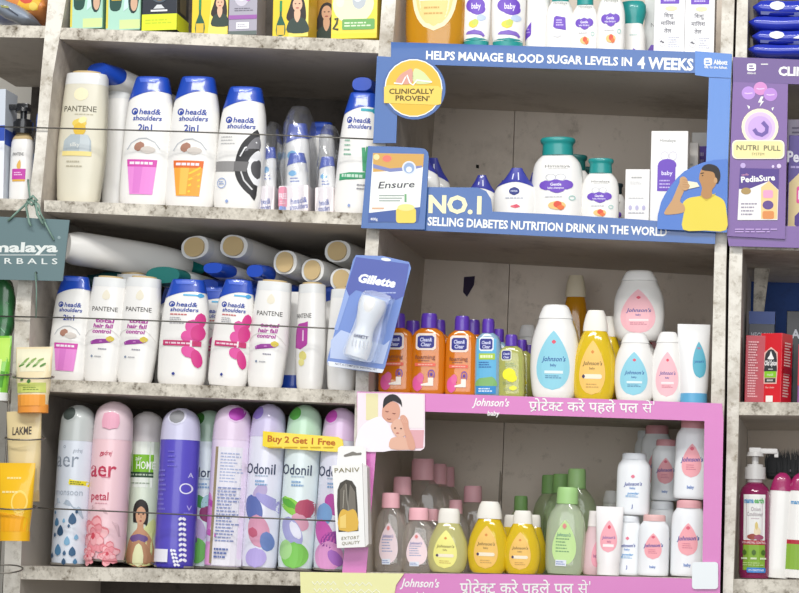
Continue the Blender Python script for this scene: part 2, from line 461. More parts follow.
# ================================================================== BLUE CARDBOARD FRAME
blue = M('2b5ca0', .3, coat=.5); blued = M('295698', .3, coat=.4); white = M('f2f2ee', .5); yel = M('e9c43c', .5); pale = M('f4ecc0', .5)
hot = M('4079c6', .22, coat=.6)
bf = empty('shelf_advert', P(545, 230, -.012), 'blue cardboard shelf frame about blood sugar with a man drinking milk', 'sign')
def slab(name, pts, Y, th, m, root):
    return child(prism(name, pts, Y, th, m), root)
slab('top_strip', [(391, 42), (560, 47), (695, 52), (695, 73), (560, 69), (438, 65), (391, 63)], -.012, .003, blue, bf)
slab('corner_card', [(695, 51), (732, 54), (731, 78), (709, 77), (695, 75)], -.014, .003, hot, bf)
slab('side_strip', [(709, 76), (731, 78), (728, 165), (706, 163)], -.0125, .003, hot, bf)
slab('side_strip', [(377, 56), (392, 57), (399, 70), (396, 143), (373, 143)], -.013, .003, blue, bf)
slab('bottom_strip', [(421, 187), (478, 187.5), (486, 191), (491, 199), (492.5, 211.5), (560, 214.5), (640, 219.5), (716, 226), (715, 244), (600, 239), (480, 233), (400, 229.5), (400, 222)], -.012, .003, blue, bf)
c = Card(bf, -.012); c.text(white, 'HELPS MANAGE BLOOD SUGAR LEVELS IN', 529, 58.4, 8, 206, .03, 1.9, fit=True)
c.text(white, '4 WEEKS', 665.5, 63.6, 11, 56, .035, 2.2, fit=True); c.flush('headline')
c = Card(bf, -.014); c.rr(white, 704, 58, 712, 65.5, 2); c.rect(hot, 705.5, 60.2, 709, 61.4, .0007); c.rect(hot, 705.5, 62.6, 710.2, 64, .0007)
c.text(white, 'Abbott', 720.5, 62.2, 4.5, 14, .03, 2); c.text(white, 'life. to the fullest.', 716, 67.2, 2.6, 23, .02, 2); c.flush('maker_mark')
c = Card(bf, -.012); c.text(pale, 'NO.1', 455, 204.5, 16.5, 53, .04, 1.5, fit=True)
c.text(white, 'SELLING DIABETES NUTRITION DRINK IN THE WORLD*', 549.5, 226.6, 8, 244, .03, 2.6, fit=True); c.flush('slogan')
# round seal
slab('seal', [(414 + 31.5*math.cos(a*math.pi/24), 88.5 + 31*math.sin(a*math.pi/24)) for a in range(48)], -.016, .002, blued, bf)
c = Card(bf, -.0163)
gold = M('dfb53a', .45); gold2 = M('e8c95a', .45); ink = M('5a4a22', .6)
c.ell(white, 413.5, 88, 29, 29); c.ell(gold, 413.5, 88, 28, 28)
c.poly(gold2, [(384, 87), (388, 85), (438, 86), (442, 89), (441, 104), (437, 105), (384, 103)], off=.0009)
c.poly(M('d39a8a', .5), smooth_poly([(396, 83), (400, 75), (406, 71), (412, 69), (412, 83)], 3), off=.001)
c.poly(M('cfd9a0', .5), smooth_poly([(414, 83), (414, 69), (422, 71), (428, 77), (431, 83)], 3), off=.001)
c.line(white, [(394, 83), (402, 84), (405, 78), (407, 75), (410, 83), (413, 85), (417, 80), (424, 81), (432, 82)], 1.3, .0013)
c.text(ink, 'CLINICALLY', 411.5, 91.2, 5, 45, .02, 0, .05, fit=True, off=.0013); c.text(ink, "PROVEN'", 412.5, 98.2, 5, 34, .02, 1, fit=True, off=.0013)
c.flush('seal_print')
# product card
slab('product_card', [(368, 146), (396, 146.6), (420, 148), (425, 149), (428, 152), (428.7, 157), (427, 190), (424.5, 229.5), (392, 229), (361, 228), (364.5, 187)], -.019, .003, blue, bf)
c = Card(bf, -.019)
card_w = M('eef0ea', .5)
c.poly(card_w, [(373, 153), (424, 154), (420, 207), (369, 213)]); c.poly(M('cfa257', .5), [(373, 153), (424, 154), (423, 167), (410, 170), (373, 172)])
c.poly(M('7d86b9', .5), [(373, 164), (390, 168.5), (408, 167), (422, 165.5), (422, 167.5), (408, 170.5), (390, 172), (373, 168)])
c.ell(M('d9dfe8', .4), 409, 168, 7, 7); c.ell(M('8fa6cc', .4), 409, 168, 5.4, 5.4); c.ell(M('dfe6ee', .4), 409, 169.5, 3, 3)
c.ell(M('e87a6a', .5), 387, 158.5, 4.6, 3.4); c.ell(M('f0d9a0', .5), 376.5, 157, 3, 3)
c.text(M('4b4a55', .5), 'Ensure', 396, 184.5, 6.6, 36, .01, -2, .2, fit=True)
for i in range(3): c.rect(M('9aa7a0', .6), 379, 195 + 2.6*i, 404 - 2*i, 196 + 2.6*i)
c.rect(M('74a879', .5), 404.5, 194, 406.5, 202); c.rect(M('e0b090', .5), 372, 207.5, 384, 209)
c.poly(M('47609f', .5), [(368.5, 213), (420, 207), (418, 222), (368, 222)])
c.text(white, '400g', 374, 219, 2.6, 10)
c.rr(M('e6cf5e', .5), 396, 208, 416, 223, 3, .0012); c.ell(M('efdf8d', .5), 406, 207.5, 8.5, 3.5, off=.0014)
c.flush('product_print')
# man drinking
slab('portrait_card', [(657, 229), (657.6, 216), (661, 202), (665, 194), (670.5, 186), (677, 178), (684, 171.5), (693, 166.5), (703, 162.5), (714, 160), (728, 158.8), (727, 232.5), (690, 230.5)], -.021, .003, M('2d68bd', .3, coat=.3), bf)
c = Card(bf, -.021)
skin = M('c49a6e', .6); skin2 = M('b58657', .6); hair = M('2b2626', .6); shirt = M('e3cf4f', .6); shirt2 = M('cdb63d', .6)
c.poly(shirt, smooth_poly([(683, 229.5), (684, 212), (683, 203), (689, 198), (700, 196), (708, 193), (717, 196), (724, 201), (726.5, 212), (726, 230), (705, 230.5)], 3), off=.0005)
c.poly(shirt2, [(700, 196), (706, 201), (714, 196), (716, 193), (709, 197), (703, 194)], off=.0008)
c.poly(skin, smooth_poly([(664, 213), (672, 200), (678, 186), (681, 181), (686, 184), (684, 191), (680, 201), (684, 205), (684, 212), (671, 214.5)], 3), off=.0009)
c.poly(skin2, smooth_poly([(700, 182), (699, 178), (701, 170), (706, 166), (713, 168), (717, 174), (716, 184), (712, 190), (712, 196), (706, 199), (701, 195), (702, 188)], 3), off=.001)
c.poly(hair, smooth_poly([(702, 170), (704, 165.5), (710, 164), (717, 166.5), (720, 172), (720, 179), (717, 184), (715.5, 178), (713, 172)], 3), off=.0012)
c.ell(skin, 715.5, 180.5, 1.8, 3, off=.0013)
c.line(hair, [(700.5, 173.5), (704, 172.8)], .9, .0013); c.ell(hair, 702.6, 175.5, .8, .5, off=.0013)
c.poly(M('e9e2c4', .4), [(682, 180), (697, 182.5), (699.5, 186.5), (684, 190)], off=.0014)
c.poly(skin, smooth_poly([(680, 178), (684, 176.5), (687, 179), (688, 183), (690, 186), (687, 190), (683, 190), (680, 185)], 2), off=.0016)
for k in range(4): c.line(skin2, [(682.5, 179.5 + 2.4*k), (687.5 + .5*k, 180.2 + 2.3*k)], .5, .0018)
c.flush('portrait_print')

# ================================================================== PINK CARDBOARD FRAME
pink = M('d070b6', .35, coat=.4); pinkl = M('e3a0d4', .35, coat=.3)
pf = empty('shelf_advert', P(545, 580, -.012), 'pink cardboard shelf frame with Hindi lettering and a mother and baby picture', 'sign')
slab('top_strip', [(357, 391.5), (480, 395), (600, 399), (722, 403.5), (723.5, 421), (704, 421), (560, 416), (424, 411.5), (357, 411)], -.012, .003, pink, pf)
slab('side_strip', [(704.5, 420.5), (723.5, 421), (720, 592), (702, 592)], -.0125, .003, pink, pf)
slab('side_strip', [(354, 451), (376, 451), (371, 510), (366, 574), (342, 574), (348, 510)], -.0125, .003, pink, pf)
slab('bottom_strip', [(396, 573.5), (500, 574), (640, 577), (720, 579.5), (720, 604), (640, 603), (390, 600)], -.013, .003, pink, pf)
slab('yellow_flap', [(300, 572), (404, 573.5), (396, 585), (393, 601), (301, 600)], -.016, .003, M('e3e09a', .3, coat=.5), pf)
c = Card(pf, -.016)
for x0, x1, y in ((312, 336, 583), (344, 372, 584), (314, 340, 590), (346, 380, 591)): c.line(M('f3f3da', .4), [(x0 + (x1-x0)*k/9, y + (1.6 if k % 2 else -1.6)) for k in range(10)], 1.1)
c.flush('flap_print')
def hindi(c, m, x0, x1, y, h, ang, b=.012):
    # cluster strokes drawn by hand where letters join
    parts = ['पो', 'टे', 'क', 'ट', ' ', 'क', 'रे', ' ', 'प', 'ह', 'ले', ' ', 'प', 'ल', ' ', 'से', "'"]
    vs_all = []; x = 0.0
    for p in parts:
        if p == ' ': x += .30; continue
        vs, fs = glyphs(p, 0 if 'स' in p else b); mx = max(v[0] for v in vs)
        if p == "'": vs_all.append(([(v[0]*.7 + x + .05, v[1] + .1) for v in vs], fs)); x += .2; continue
        k = .78 if (p == 'क' and x < 2.2) else 1
        vs_all.append(([(v[0]*k + x, v[1]) for v in vs], fs))
        if p == 'पो':
            vs_all.append(([(x + .50, .25), (x + .50, .13), (x + .14, -.10), (x + .09, -.03)], [(0, 1, 2), (0, 2, 3)]))
        x += mx * k - (.13 if k < 1 else .015)
    k = (x1 - x0) / x; ca, sa = math.cos(math.radians(ang)), math.sin(math.radians(ang))
    hh = h / .62
    for vs, fs in vs_all:
        c.add([(x0 + v[0]*k*ca + v[1]*hh*sa*.0 , y + v[0]*k*math.tan(math.radians(ang)) - v[1]*hh) for v in vs], fs, m, .0008)
def script_logo(c, m, x, y, w, h, ang=1.5):
    c.text(m, "Johnson's", x, y, h, w, .02, ang, .3, fit=True); c.text(m, 'baby', x + w*.08, y + h*1.45, h*.62, w*.33, .02, ang, .1)
c = Card(pf, -.012); script_logo(c, white, 490.5, 402.3, 36, 7.5); hindi(c, white, 529, 655, 410.5, 8.6, 1.0); c.flush('lettering')
c = Card(pf, -.013); script_logo(c, white, 419.5, 583, 38, 8); hindi(c, white, 460, 591, 593, 9.5, .3); c.flush('lettering')
slab('code_tag', rrect(692, 562, 718, 589, 3), -.016, .002, M('e9eef0', .4), pf)
# mother and baby picture
slab('picture_card', [(357.5, 392.5), (424.8, 394), (424.8, 446), (423.6, 448.8), (420.5, 450.6), (357, 450.5)], -.015, .003, M('f1dfe6', .4, coat=.3), pf)
c = Card(pf, -.015)
ms = M('dba38c', .6); ms2 = M('e4b49d', .6); hr = M('2c2a2d', .6); robe = M('f4eef4', .6)
c.rect(M('e8dfae', .5), 366, 393.5, 378, 420, .0003); c.rect(M('f0e7e6', .5), 400, 394, 423.5, 428, .0003); c.poly(M('e0a9ae', .5), [(405, 430), (424, 430), (423, 448), (405, 449)], off=.0003)
c.poly(robe, smooth_poly([(358, 450), (358, 433), (364, 424), (374, 418), (382, 417), (388, 424), (393, 434), (394, 450)], 3), off=.0006)
c.poly(hr, smooth_poly([(383, 408), (384, 399), (390, 394.5), (396, 395), (401, 400), (402, 407), (400, 404), (393, 401), (386, 405)], 3), off=.0011)
c.poly(ms, smooth_poly([(382, 413), (383.5, 405), (390, 401.5), (397, 403), (400, 409), (399, 417), (394, 422), (388, 422), (383, 418)], 3), off=.0009)
c.poly(ms2, smooth_poly([(391, 428), (392, 423), (397, 419), (404, 421), (407, 428), (406, 434), (402, 437), (396, 436)], 3), off=.0013)
c.poly(ms2, smooth_poly([(391, 449), (390, 440), (395, 437), (404, 437), (411, 443), (414, 449)], 3), off=.0012)
c.poly(ms, smooth_poly([(400, 417), (404, 415), (408, 420), (409, 428), (414, 440), (415, 449), (409, 449), (406, 438), (403, 426)], 3), off=.0016)
for k in range(3): c.line(ms2, [(401 + k*1.8, 418 - k*.6), (404 + k*1.5, 423)], .6, .002)
for x, y, w in ((387, 411, 3), (394, 413, 3), (389, 418.6, 4)): c.line(M('8a4a42', .6), [(x - w/2, y), (x, y + .8), (x + w/2, y + .3)], .7, .0016)
for x, y in ((395, 428), (401, 428.5)): c.ell(M('5b3a33', .6), x, y, .9, .7, off=.0018)
c.ell(M('c4746d', .6), 397.5, 433, 1.4, .6, off=.0018)
c.flush('picture_print')

# ================================================================== PURPLE CARDBOARD FRAME
pur = M('6e4892', .35, coat=.4); pur2 = M('5e3f84', .35, coat=.3); purd = M('4c3284', .4)
uf = empty('shelf_advert', P(790, 240, -.012), 'purple cardboard shelf frame with a glowing magnet emblem on the right shelf', 'sign')
slab('top_strip', [(733, 57), (880, 63), (880, 87), (733, 82)], -.012, .003, pur2, uf)
slab('side_card', [(733, 82), (788, 84), (785, 239), (727, 236)], -.016, .004, pur, uf)
slab('bottom_strip', [(727, 236), (785, 226), (880, 228), (880, 250), (729, 246)], -.012, .003, pur, uf)
c = Card(uf, -.012); c.rr(white, 747, 63.5, 756, 71, 2); c.rect(pur2, 749, 65.4, 753, 66.6, .0007); c.rect(pur2, 749, 67.9, 754, 69.1, .0007); c.text(white, 'Abbott', 751.5, 73, 2.2, 9)
c.rect(white, 761, 63.7, 768, 64.6); c.text(white, 'CLINICALLY PROVEN', 778.5, 71, 8.4, 150, .04, 1.2, al='l'); c.flush('headline')
c = Card(uf, -.016)
for x, y, m in ((748.5, 93, M('b48ad6', .4)), (760.5, 88.5, M('cf86c4', .4)), (770.5, 94.5, M('b482d0', .4))): c.ell(m, x, y, 6.8, 6.6)
for x, y in ((748.5, 93), (760.5, 88.5), (770.5, 94.5)): c.line(M('dcc0e8', .5), [(x - 4, y), (x - 1, y + .6), (x + 4, y)], 1.2)
c.poly(white, [(761, 96.5), (763.5, 96.5), (761.5, 101), (764, 101), (759.5, 107), (761, 102.5), (758, 102.5)])
c.poly(white, [(747, 105), (750, 106.5), (749, 109.5)]); c.poly(white, [(774, 107), (771.5, 108), (772.5, 111)])
c.ell(M('f3ecc8', .4), 760, 127, 18.5, 18.5, off=.0008); c.ell(M('d6bce6', .4), 760, 127.5, 15.5, 15.5, off=.001); c.ell(M('c7a5dd', .4), 760, 128, 12, 12, off=.0012)
c.line(M('6b53a0', .4), [(762.5, 122), (767, 127), (766.5, 132), (762, 135), (757, 133.5), (754, 129)], 4, .0015)
c.rr(M('f1ead0', .4), 732, 140, 784.5, 159, 5, .0018); c.rr(M('efe2a0', .4), 733.5, 141.2, 783, 157.8, 4.5, .0021)
c.text(M('6c6a52', .5), 'NUTRI  PULL', 758.5, 147.8, 5, 44, .015, 1, fit=True, off=.0025); c.text(M('8a8560', .5), 'SYSTEM', 758, 154, 2.6, 19, 0, 1, off=.0025)
c.ell(M('bca6d8', .4), 743, 165.5, 2.6, 2.6); c.ell(M('d9c8ea', .4), 779, 166, 2.2, 2.2); c.ell(M('d9c8ea', .4), 773, 166.5, 1.3, 1.5)
c.poly(purd, [(740, 168), (779, 169), (777.5, 220), (737.5, 220)], off=.0008)
c.poly(M('e9e6e4', .4), [(739, 189), (749, 189), (769, 181), (778.5, 190), (777.5, 220), (737.5, 220)], off=.0011)
c.poly(M('efc98a', .4), [(761, 187), (769, 181), (778, 190), (777, 219), (761, 219)], off=.0013)
c.text(white, 'PediaSure', 758, 178.5, 5.6, 34, .03, -4, fit=True, off=.0014); c.text(M('e7a0b8', .4), 'vanilla', 745, 174.5, 2, 8, 0, -4, off=.0014)
c.rr(M('ef9fc0', .4), 763, 190, 773, 198, 2, .0016); c.ell(M('5b3d86', .4), 768, 205, 5.5, 4.5, off=.0016); c.rr(M('d98a48', .4), 762.5, 211, 774, 219, 2, .0016)
c.ell(M('a88a50', .4), 746, 191, 5, 3.4, off=.0016); c.lines(M('9a93a4', .5), 741, 758, 202, 216, 4, .4)
c.lines(M('c7a9df', .5), 735, 780, 228, 233, 2, .4); c.flush('emblem_print')
# ================================================================== KINDS OF PRODUCT (shapes in units of the thing's own half width / height)
WH = M('eceae6', .35, coat=.3); WH2 = M('e4e2de', .4); CREAM = M('e6e0cf', .35, coat=.2)
BLUE = M('1b47b0', .3, coat=.4); BLUE2 = M('2a52c4', .3, coat=.4); NAVY = M('26357f', .5)
TEAL = M('1f8f8c', .3, coat=.3); GOLD = M('c4ab7c', .5); PURP = M('6c45b8', .45); PURC = M('5a35a8', .3, coat=.3)
CLEAR = film('fcf8f3', .12, .08, .13); WRAP = film('fcfdff', .12, .15, .05)
def inkc(h): return M(h, .5)
def hs(root, H, W, v='pink', D=.56, logo=True, lab=True, nm=True):
    """anti-dandruff shampoo bottle: tall oval body, sloping blue cap whose lower edge follows the white dome"""
    pts = [(0, .88, .8), (.012, .94, .9), (.10, .985, .98), (.35, 1, 1), (.62, .965, 1), (.78, .90, .96), (.87, .80, .86), (.94, .715, .74), (.985, .66, .66), (1, .62, .6)]
    k = Vessel(root, H, W, W*D, pts, 2.5)
    k.shell('body', 0, .93, WH, rings=20)
    k.shell('cap', .8, 1, BLUE, off=.0006, low=lambda u: .80 + .085*math.sin(max(0, min(1, (u+1.15)/2.0))*math.pi*.62), rings=10, bot=False)
    k.start()
    k.poly(M('4a6ad0', .3, coat=.4), [(-.36, .955), (.3, .955), (.42, .99), (-.45, .99)], off=.0012)
    if not lab: k.flush(); return k
    ib = inkc('2d469e')
    lt = {'flower': .745, 'green': .755}.get(v, .71)
    k.ring(ib, -.46, lt + .014, .14, .027, .4); k.ell(ib, -.44, lt + .008, .06, .014)
    k.text(ib, 'head&', .16, lt + .014, .042, .85, .02, 0, .12, fit=True); k.text(ib, 'shoulders', .06, lt - .036, .037, 1.15, .02, 0, .12, fit=True)
    if v in ('pink', 'orange'):
        k.text(ib, '2in1', .02, .60, .05, .62, .02)
        k.line(inkc('b9bcc0'), [(-.66, .43), (-.5, .48), (-.2, .515), (.1, .52), (.45, .49), (.66, .44)], .008)
        k.ell(inkc('a97a66'), -.16, .455, .22, .034, rot=35); k.ell(inkc('d8cfc6'), .2, .43, .3, .03)
        a, b_, c_ = {'pink': ('e48ad2', 'cf4aa8', 'd97cc9'), 'orange': ('f0a23c', 'dc6a28', 'f3bd55')}[v]
        k.poly(inkc(a), [(-.62, .35), (.6, .35), (.5, .09), (-.42, .09)]); k.poly(inkc(b_), [(-.62, .355), (.6, .355), (.58, .30), (-.59, .30)])
        k.poly(inkc(c_), [(-.3, .30), (.05, .30), (-.02, .10), (-.3, .10)])
        if v == 'orange':
            for i in range(4): k.line(inkc('f6c93a'), [(.05, .12 + .045*i), (.5, .17 + .045*i)], .014)
        k.lines(inkc('e9e2ea'), -.5, .5, .315, .34, 1, .8)
    elif v == 'black':
        k.lines(inkc('b9b9b9'), -.75, -.1, .52, .60, 3, .3)
        bl_ = inkc('2b2a2c'); gy = inkc('8f8d8c')
        k.poly(bl_, smooth_poly([(.82, .62), (.45, .60), (.12, .52), (-.06, .40), (-.02, .28), (.25, .19), (.6, .13), (.85, .12)], 3)); k.poly(inkc('77767a'), smooth_poly([(.8, .60), (.5, .55), (.3, .47), (.6, .50), (.88, .5)], 3)); k.poly(inkc('e4e4e6'), smooth_poly([(.9, .47), (.62, .45), (.44, .37), (.52, .28), (.9, .2)], 3)); k.poly(inkc('4a494c'), smooth_poly([(.92, .40), (.7, .40), (.58, .36), (.66, .29), (.92, .26)], 3))
        k.poly(gy, [(-.92, .39), (.05, .39), (.05, .31), (-.92, .31)]); k.poly(inkc('6a6868'), [(-.1, .39), (.5, .39), (.42, .31), (-.1, .31)])
        k.line(inkc('e6e6e6'), [(.75, .55), (.3, .5), (.12, .43)], .012); k.line(inkc('cfcfcf'), [(.7, .17), (.35, .24), (.2, .31)], .012)
        k.ring(inkc('8fa3cf'), -.58, .215, .2, .042, .16); k.lines(inkc('8fa3cf'), -.7, -.46, .2, .235, 2, .5); k.ell(inkc('8fa3cf'), -.3, .07, .07, .014)
    elif v == 'flower':
        k.rect(inkc('5fb4dc'), -.02, .842, .62, .858); k.ell(inkc('4aa0d2'), .66, .85, .12, .022)
        k.lines(inkc('c76a6a'), -.5, .25, .655, .67, 1, .8); k.lines(inkc('8f8f98'), -.5, .15, .57, .64, 4, .35)
        fl = inkc('cf3784'); f2 = inkc('dc4f9c')
        for x, y, rx, ry, r in ((.72, .60, .2, .085, -10), (.46, .55, .28, .07, 35), (.36, .46, .34, .06, 5), (.68, .49, .27, .08, 0), (.40, .31, .34, .055, -25), (.70, .25, .2, .09, 15)): k.ell(f2 if x < .5 else fl, x, y, rx, ry, rot=r)
        k.rect(inkc('c9346f'), -.72, .365, .84, .415); k.lines(inkc('f0d3df'), -.62, .5, .38, .40, 1, .8); k.rect(inkc('f1e6ea'), .42, .36, .5, .42)
        k.ell(inkc('27378a'), -.18, .10, .07, .015)
    elif v == 'green':
        k.rect(inkc('38a7b4'), .05, .845, .6, .868); k.ell(inkc('2f98a8'), .72, .856, .13, .028)
        g1 = inkc('3f9d6e')
        for a_ in (20, 50, 80, 110): k.line(g1, [(.5, .36), (.5 + .42*math.cos(math.radians(a_)), .36 + .2*math.sin(math.radians(a_)))], .028)
        k.poly(g1, [(-.72, .335), (.72, .355), (.72, .30), (-.72, .275)]); k.lines(inkc('c3dccb'), -.6, .5, .295, .335, 1, .6)
        k.lines(inkc('7fb69b'), -.6, -.2, .47, .62, 4, .3); k.lines(inkc('8e8e96'), .2, .8, .2, .26, 2, .4); k.ell(inkc('8fa3cf'), -.1, .075, .07, .014)
    k.flush(); return k
def pantene(root, H, W, v='purple', D=.62, lab=True):
    """conditioning shampoo bottle: flat frosted shoulder with a gold disc cap sunk into it, body swelling low down"""
    pts = [(0, .80, .8), (.012, .86, .88), (.10, .89, .93), (.30, .98, 1), (.42, 1, 1), (.58, .965, 1), (.75, .93, 1), (.92, .87, .95), (.985, .84, .9), (1, .80, .85)]
    k = Vessel(root, H, W, W*D, pts, 2.4)
    body = {'gold': film('f1ecd8', .08, .3, .78), 'purple': WH, 'side': WH, 'plain': WH}[v]
    k.shell('body', 0, .90, body, rings=18); k.shell('shoulder', .90, .985, M('dfe0df', .3, coat=.2), off=.0002, rings=4, bot=False)
    c = Vessel(root, H, W, W*D, [(0, .62, .78), (1, .62, .78)], 2.1); c.shell('cap', .95, 1.004, GOLD, rings=3)
    k.start()
    if not lab: return k
    if v == 'purple':
        k.drop(inkc('e6dfcb'), .05, .77, .87, .2); k.text(inkc('4d4a48'), 'PANTENE', .03, .685, .042, 1.3, .005)
        pk = inkc('b04a9e')
        for i, (s, w) in enumerate((('total', .95), ('hair fall', .98), ('control', .95))): k.text(pk, s, .08 - .05*i, .575 - i*.05, .036, w, .035, 0, .1, fit=True)
        k.poly(inkc('9b3f9c'), [(-.55, .375), (-.2, .40), (.5, .41), (.6, .375), (.1, .36), (-.5, .345)]); k.ell(inkc('d9c34a'), .45, .405, .2, .028); k.line(inkc('d58ad0'), [(-.5, .365), (0, .38), (.5, .39)], .01)
        k.lines(inkc('9a97a5'), -.1, .35, .30, .315, 1, .8); k.ell(inkc('7b8aa0'), -.4, .235, .06, .012); k.lines(inkc('a9a9ad'), -.25, .1, .225, .245, 1, .5)
        k.line(inkc('d8d4cf'), [(-.9, .42), (-.7, .47), (-.4, .5), (.4, .5), (.7, .46), (.95, .40)], .006)
    elif v == 'side':
        k.text(inkc('4d4a48'), 'PANTENE', .0, .685, .042, 1.3, .005)
        k.poly(inkc('b0429c'), [(-.7, .55), (-.3, .62), (.45, .63), (.45, .41), (-.1, .37), (-.7, .38)]); k.text(inkc('e6c9e0'), '1', .1, .5, .1, .3); k.ell(inkc('d9cf7a'), .1, .31, .3, .05, rot=40); k.ell(inkc('e2d98c'), .0, .25, .25, .04, rot=40)
    elif v == 'gold':
        k.ell(inkc('e9e0bc'), .0, .82, .3, .05); k.text(inkc('5b5746'), 'PANTENE', -.02, .71, .042, 1.35, .005); k.lines(inkc('b9b29a'), -.2, .6, .66, .675, 1, .6)
        k.ell(inkc('e2c75a'), .02, .60, .30, .035); k.ell(inkc('dfb93f'), .05, .555, .26, .05); k.ell(inkc('efe3a6'), .15, .625, .18, .025, rot=30)
        k.poly(inkc('aeb9be'), [(-.6, .39), (-.58, .47), (-.3, .515), (.4, .515), (.55, .47), (.58, .39)]); k.poly(inkc('c3cbce'), [(.1, .39), (.1, .515), (.4, .515), (.5, .47), (.5, .39)])
        k.rect(inkc('e6d48a'), -.62, .355, .6, .39); k.text(inkc('e8e8e0'), 'silky', -.1, .44, .03, .4, .01); k.lines(inkc('b5ae98'), -.4, .3, .26, .33, 2, .3)
    k.flush(); return k
def can(root, H, W, top_m, body_m, split=.78, hole=None, hole_x=0, ring_m=None, rim=None, squared=False):
    """aerosol can with a domed cap that has a round nozzle opening"""
    pts = [(0, .93), (.008, .985), (.03, 1), (split-.02, 1), (split+.01, .985), (.88, .95), (.925, .90), (.96, .76), (.985, .53), (1, .25)]
    k = Vessel(root, H, W, W, pts, 2)
    k.shell('can', 0, split, body_m, rings=12); k.shell('cap', split, 1, top_m, off=.0004, rings=16, ts=[0, .08, .2, .35, .45, .55, .62, .69, .75, .8, .85, .9, .94, .97, .99, 1])
    k.shell('rim', .0, .012, M('b9b8b4', .3, metal=.8), off=.0006, rings=3)
    k.start()
    if hole:
        k.ell(ring_m or top_m, hole_x, .945, .47, .052, off=.0012); k.ell(hole, hole_x, .945, .38, .042, off=.0018); k.ell(M('3a3a38', .6) if hole_x == 99 else hole, hole_x + .05, .94, .2, .02, off=.002)
        k.flush('nozzle_opening')
    return k
def odonil(root, H, W, cap, hole, hx, body, blobs, yaw_text=0, text_col='35405c'):
    k = can(root, H, W, cap, body, .80, hole, hx)
    for m, x, y, rx, ry, r in blobs: k.ell(inkc(m), x, y, rx, ry, rot=r)
    k.text(inkc(text_col), 'Odonil', yaw_text - .06, .605, .062, 1.7, .008, 0, 0, fit=True); k.lines(inkc('aebfd0'), -.3 + yaw_text, .5 + yaw_text, .555, .57, 1, .5)
    k.lines(inkc('86a9cf'), -.25 + yaw_text, .5 + yaw_text, .50, .54, 2, .55, 3)
    k.flush(); return k
def lotion(root, H, W, v='blue', D=.55, logo="Johnson's", cap_t=.85):
    """baby lotion: pillowy body narrowing to a wide domed cap"""
    pts = [(0, .74, .8), (.015, .82, .88), (.12, .92, .97), (.35, 1, 1), (.55, .985, 1), (.72, .86, .95), (cap_t-.01, .70, .82), (cap_t+.01, .69, .82), (.93, .60, .74), (.985, .50, .62), (1, .42, .5)]
    k = Vessel(root, H, W, W*D, pts, 2.3)
    k.shell('body', 0, cap_t, WH, rings=20); k.shell('cap', cap_t + .004, 1, M('f0efec', .4), off=.0004, rings=9)
    k.start()
    m, tc = {'blue': ('8fcfe0', '2c5aa0'), 'pink': ('f6bcc4', '3a4f9c')}[v]
    k.drop(inkc(m), 0, .09, .72, .68); k.ell(inkc('e0556a'), .02, .60, .09, .022 ); k.text(inkc(tc), logo, .02, .42, .05, .95, .015, 0, .25, fit=True)
    k.text(inkc(tc), 'baby', .02, .355, .028, .25); k.rect(inkc('dfeef0' if v == 'blue' else 'fbe6e6'), -.34, .265, .42, .295); k.lines(inkc('4f7fa8' if v == 'blue' else 'c87a8e'), -.3, .4, .21, .25, 2, .4)
    k.flush(); return k
def babyshampoo(root, H, W, liquid, drop='f2c56a', cap=None, D=.6, cap_t=.77, capw=(.56, .40)):
    """tear shaped see-through bottle of coloured liquid under a tapered white cap"""
    pts = [(0, .72, .8), (.015, .80, .88), (.12, .93, .97), (.28, 1, 1), (.45, .95, 1), (.62, .76, .88), (cap_t-.03, .58, .7), (cap_t, .52, .62)]
    k = Vessel(root, H, W, W*D, pts, 2.2)
    k.shell('body', 0, cap_t, liquid, rings=18)
    c = Vessel(root, H, W, W*D, [(0, capw[0], capw[0]*1.1), (cap_t, capw[0], capw[0]*1.1), (.985, capw[1], capw[1]*1.1), (1, capw[1]*.88, capw[1]*.95)], 2.3); c.shell('cap', cap_t - .003, 1, cap or M('eeeae0', .45), rings=6)
    k.start(); k.drop(inkc(drop), -.04, .06, .66, .58); k.ell(inkc('d98a3a'), -.04, .53, .07, .02); k.text(inkc('6a5132'), "Johnson's", -.04, .405, .042, .85, .012, 0, .2, fit=True)
    k.text(inkc('8a6a3a'), 'baby', -.04, .35, .026, .25); k.rr(inkc('f3e9cf'), -.42, .235, .40, .285, .06); k.ell(inkc('4a3a5a'), -.42, .26, .07, .022); k.lines(inkc('c09a55'), -.3, .3, .13, .19, 2, .3); k.flush(); return k
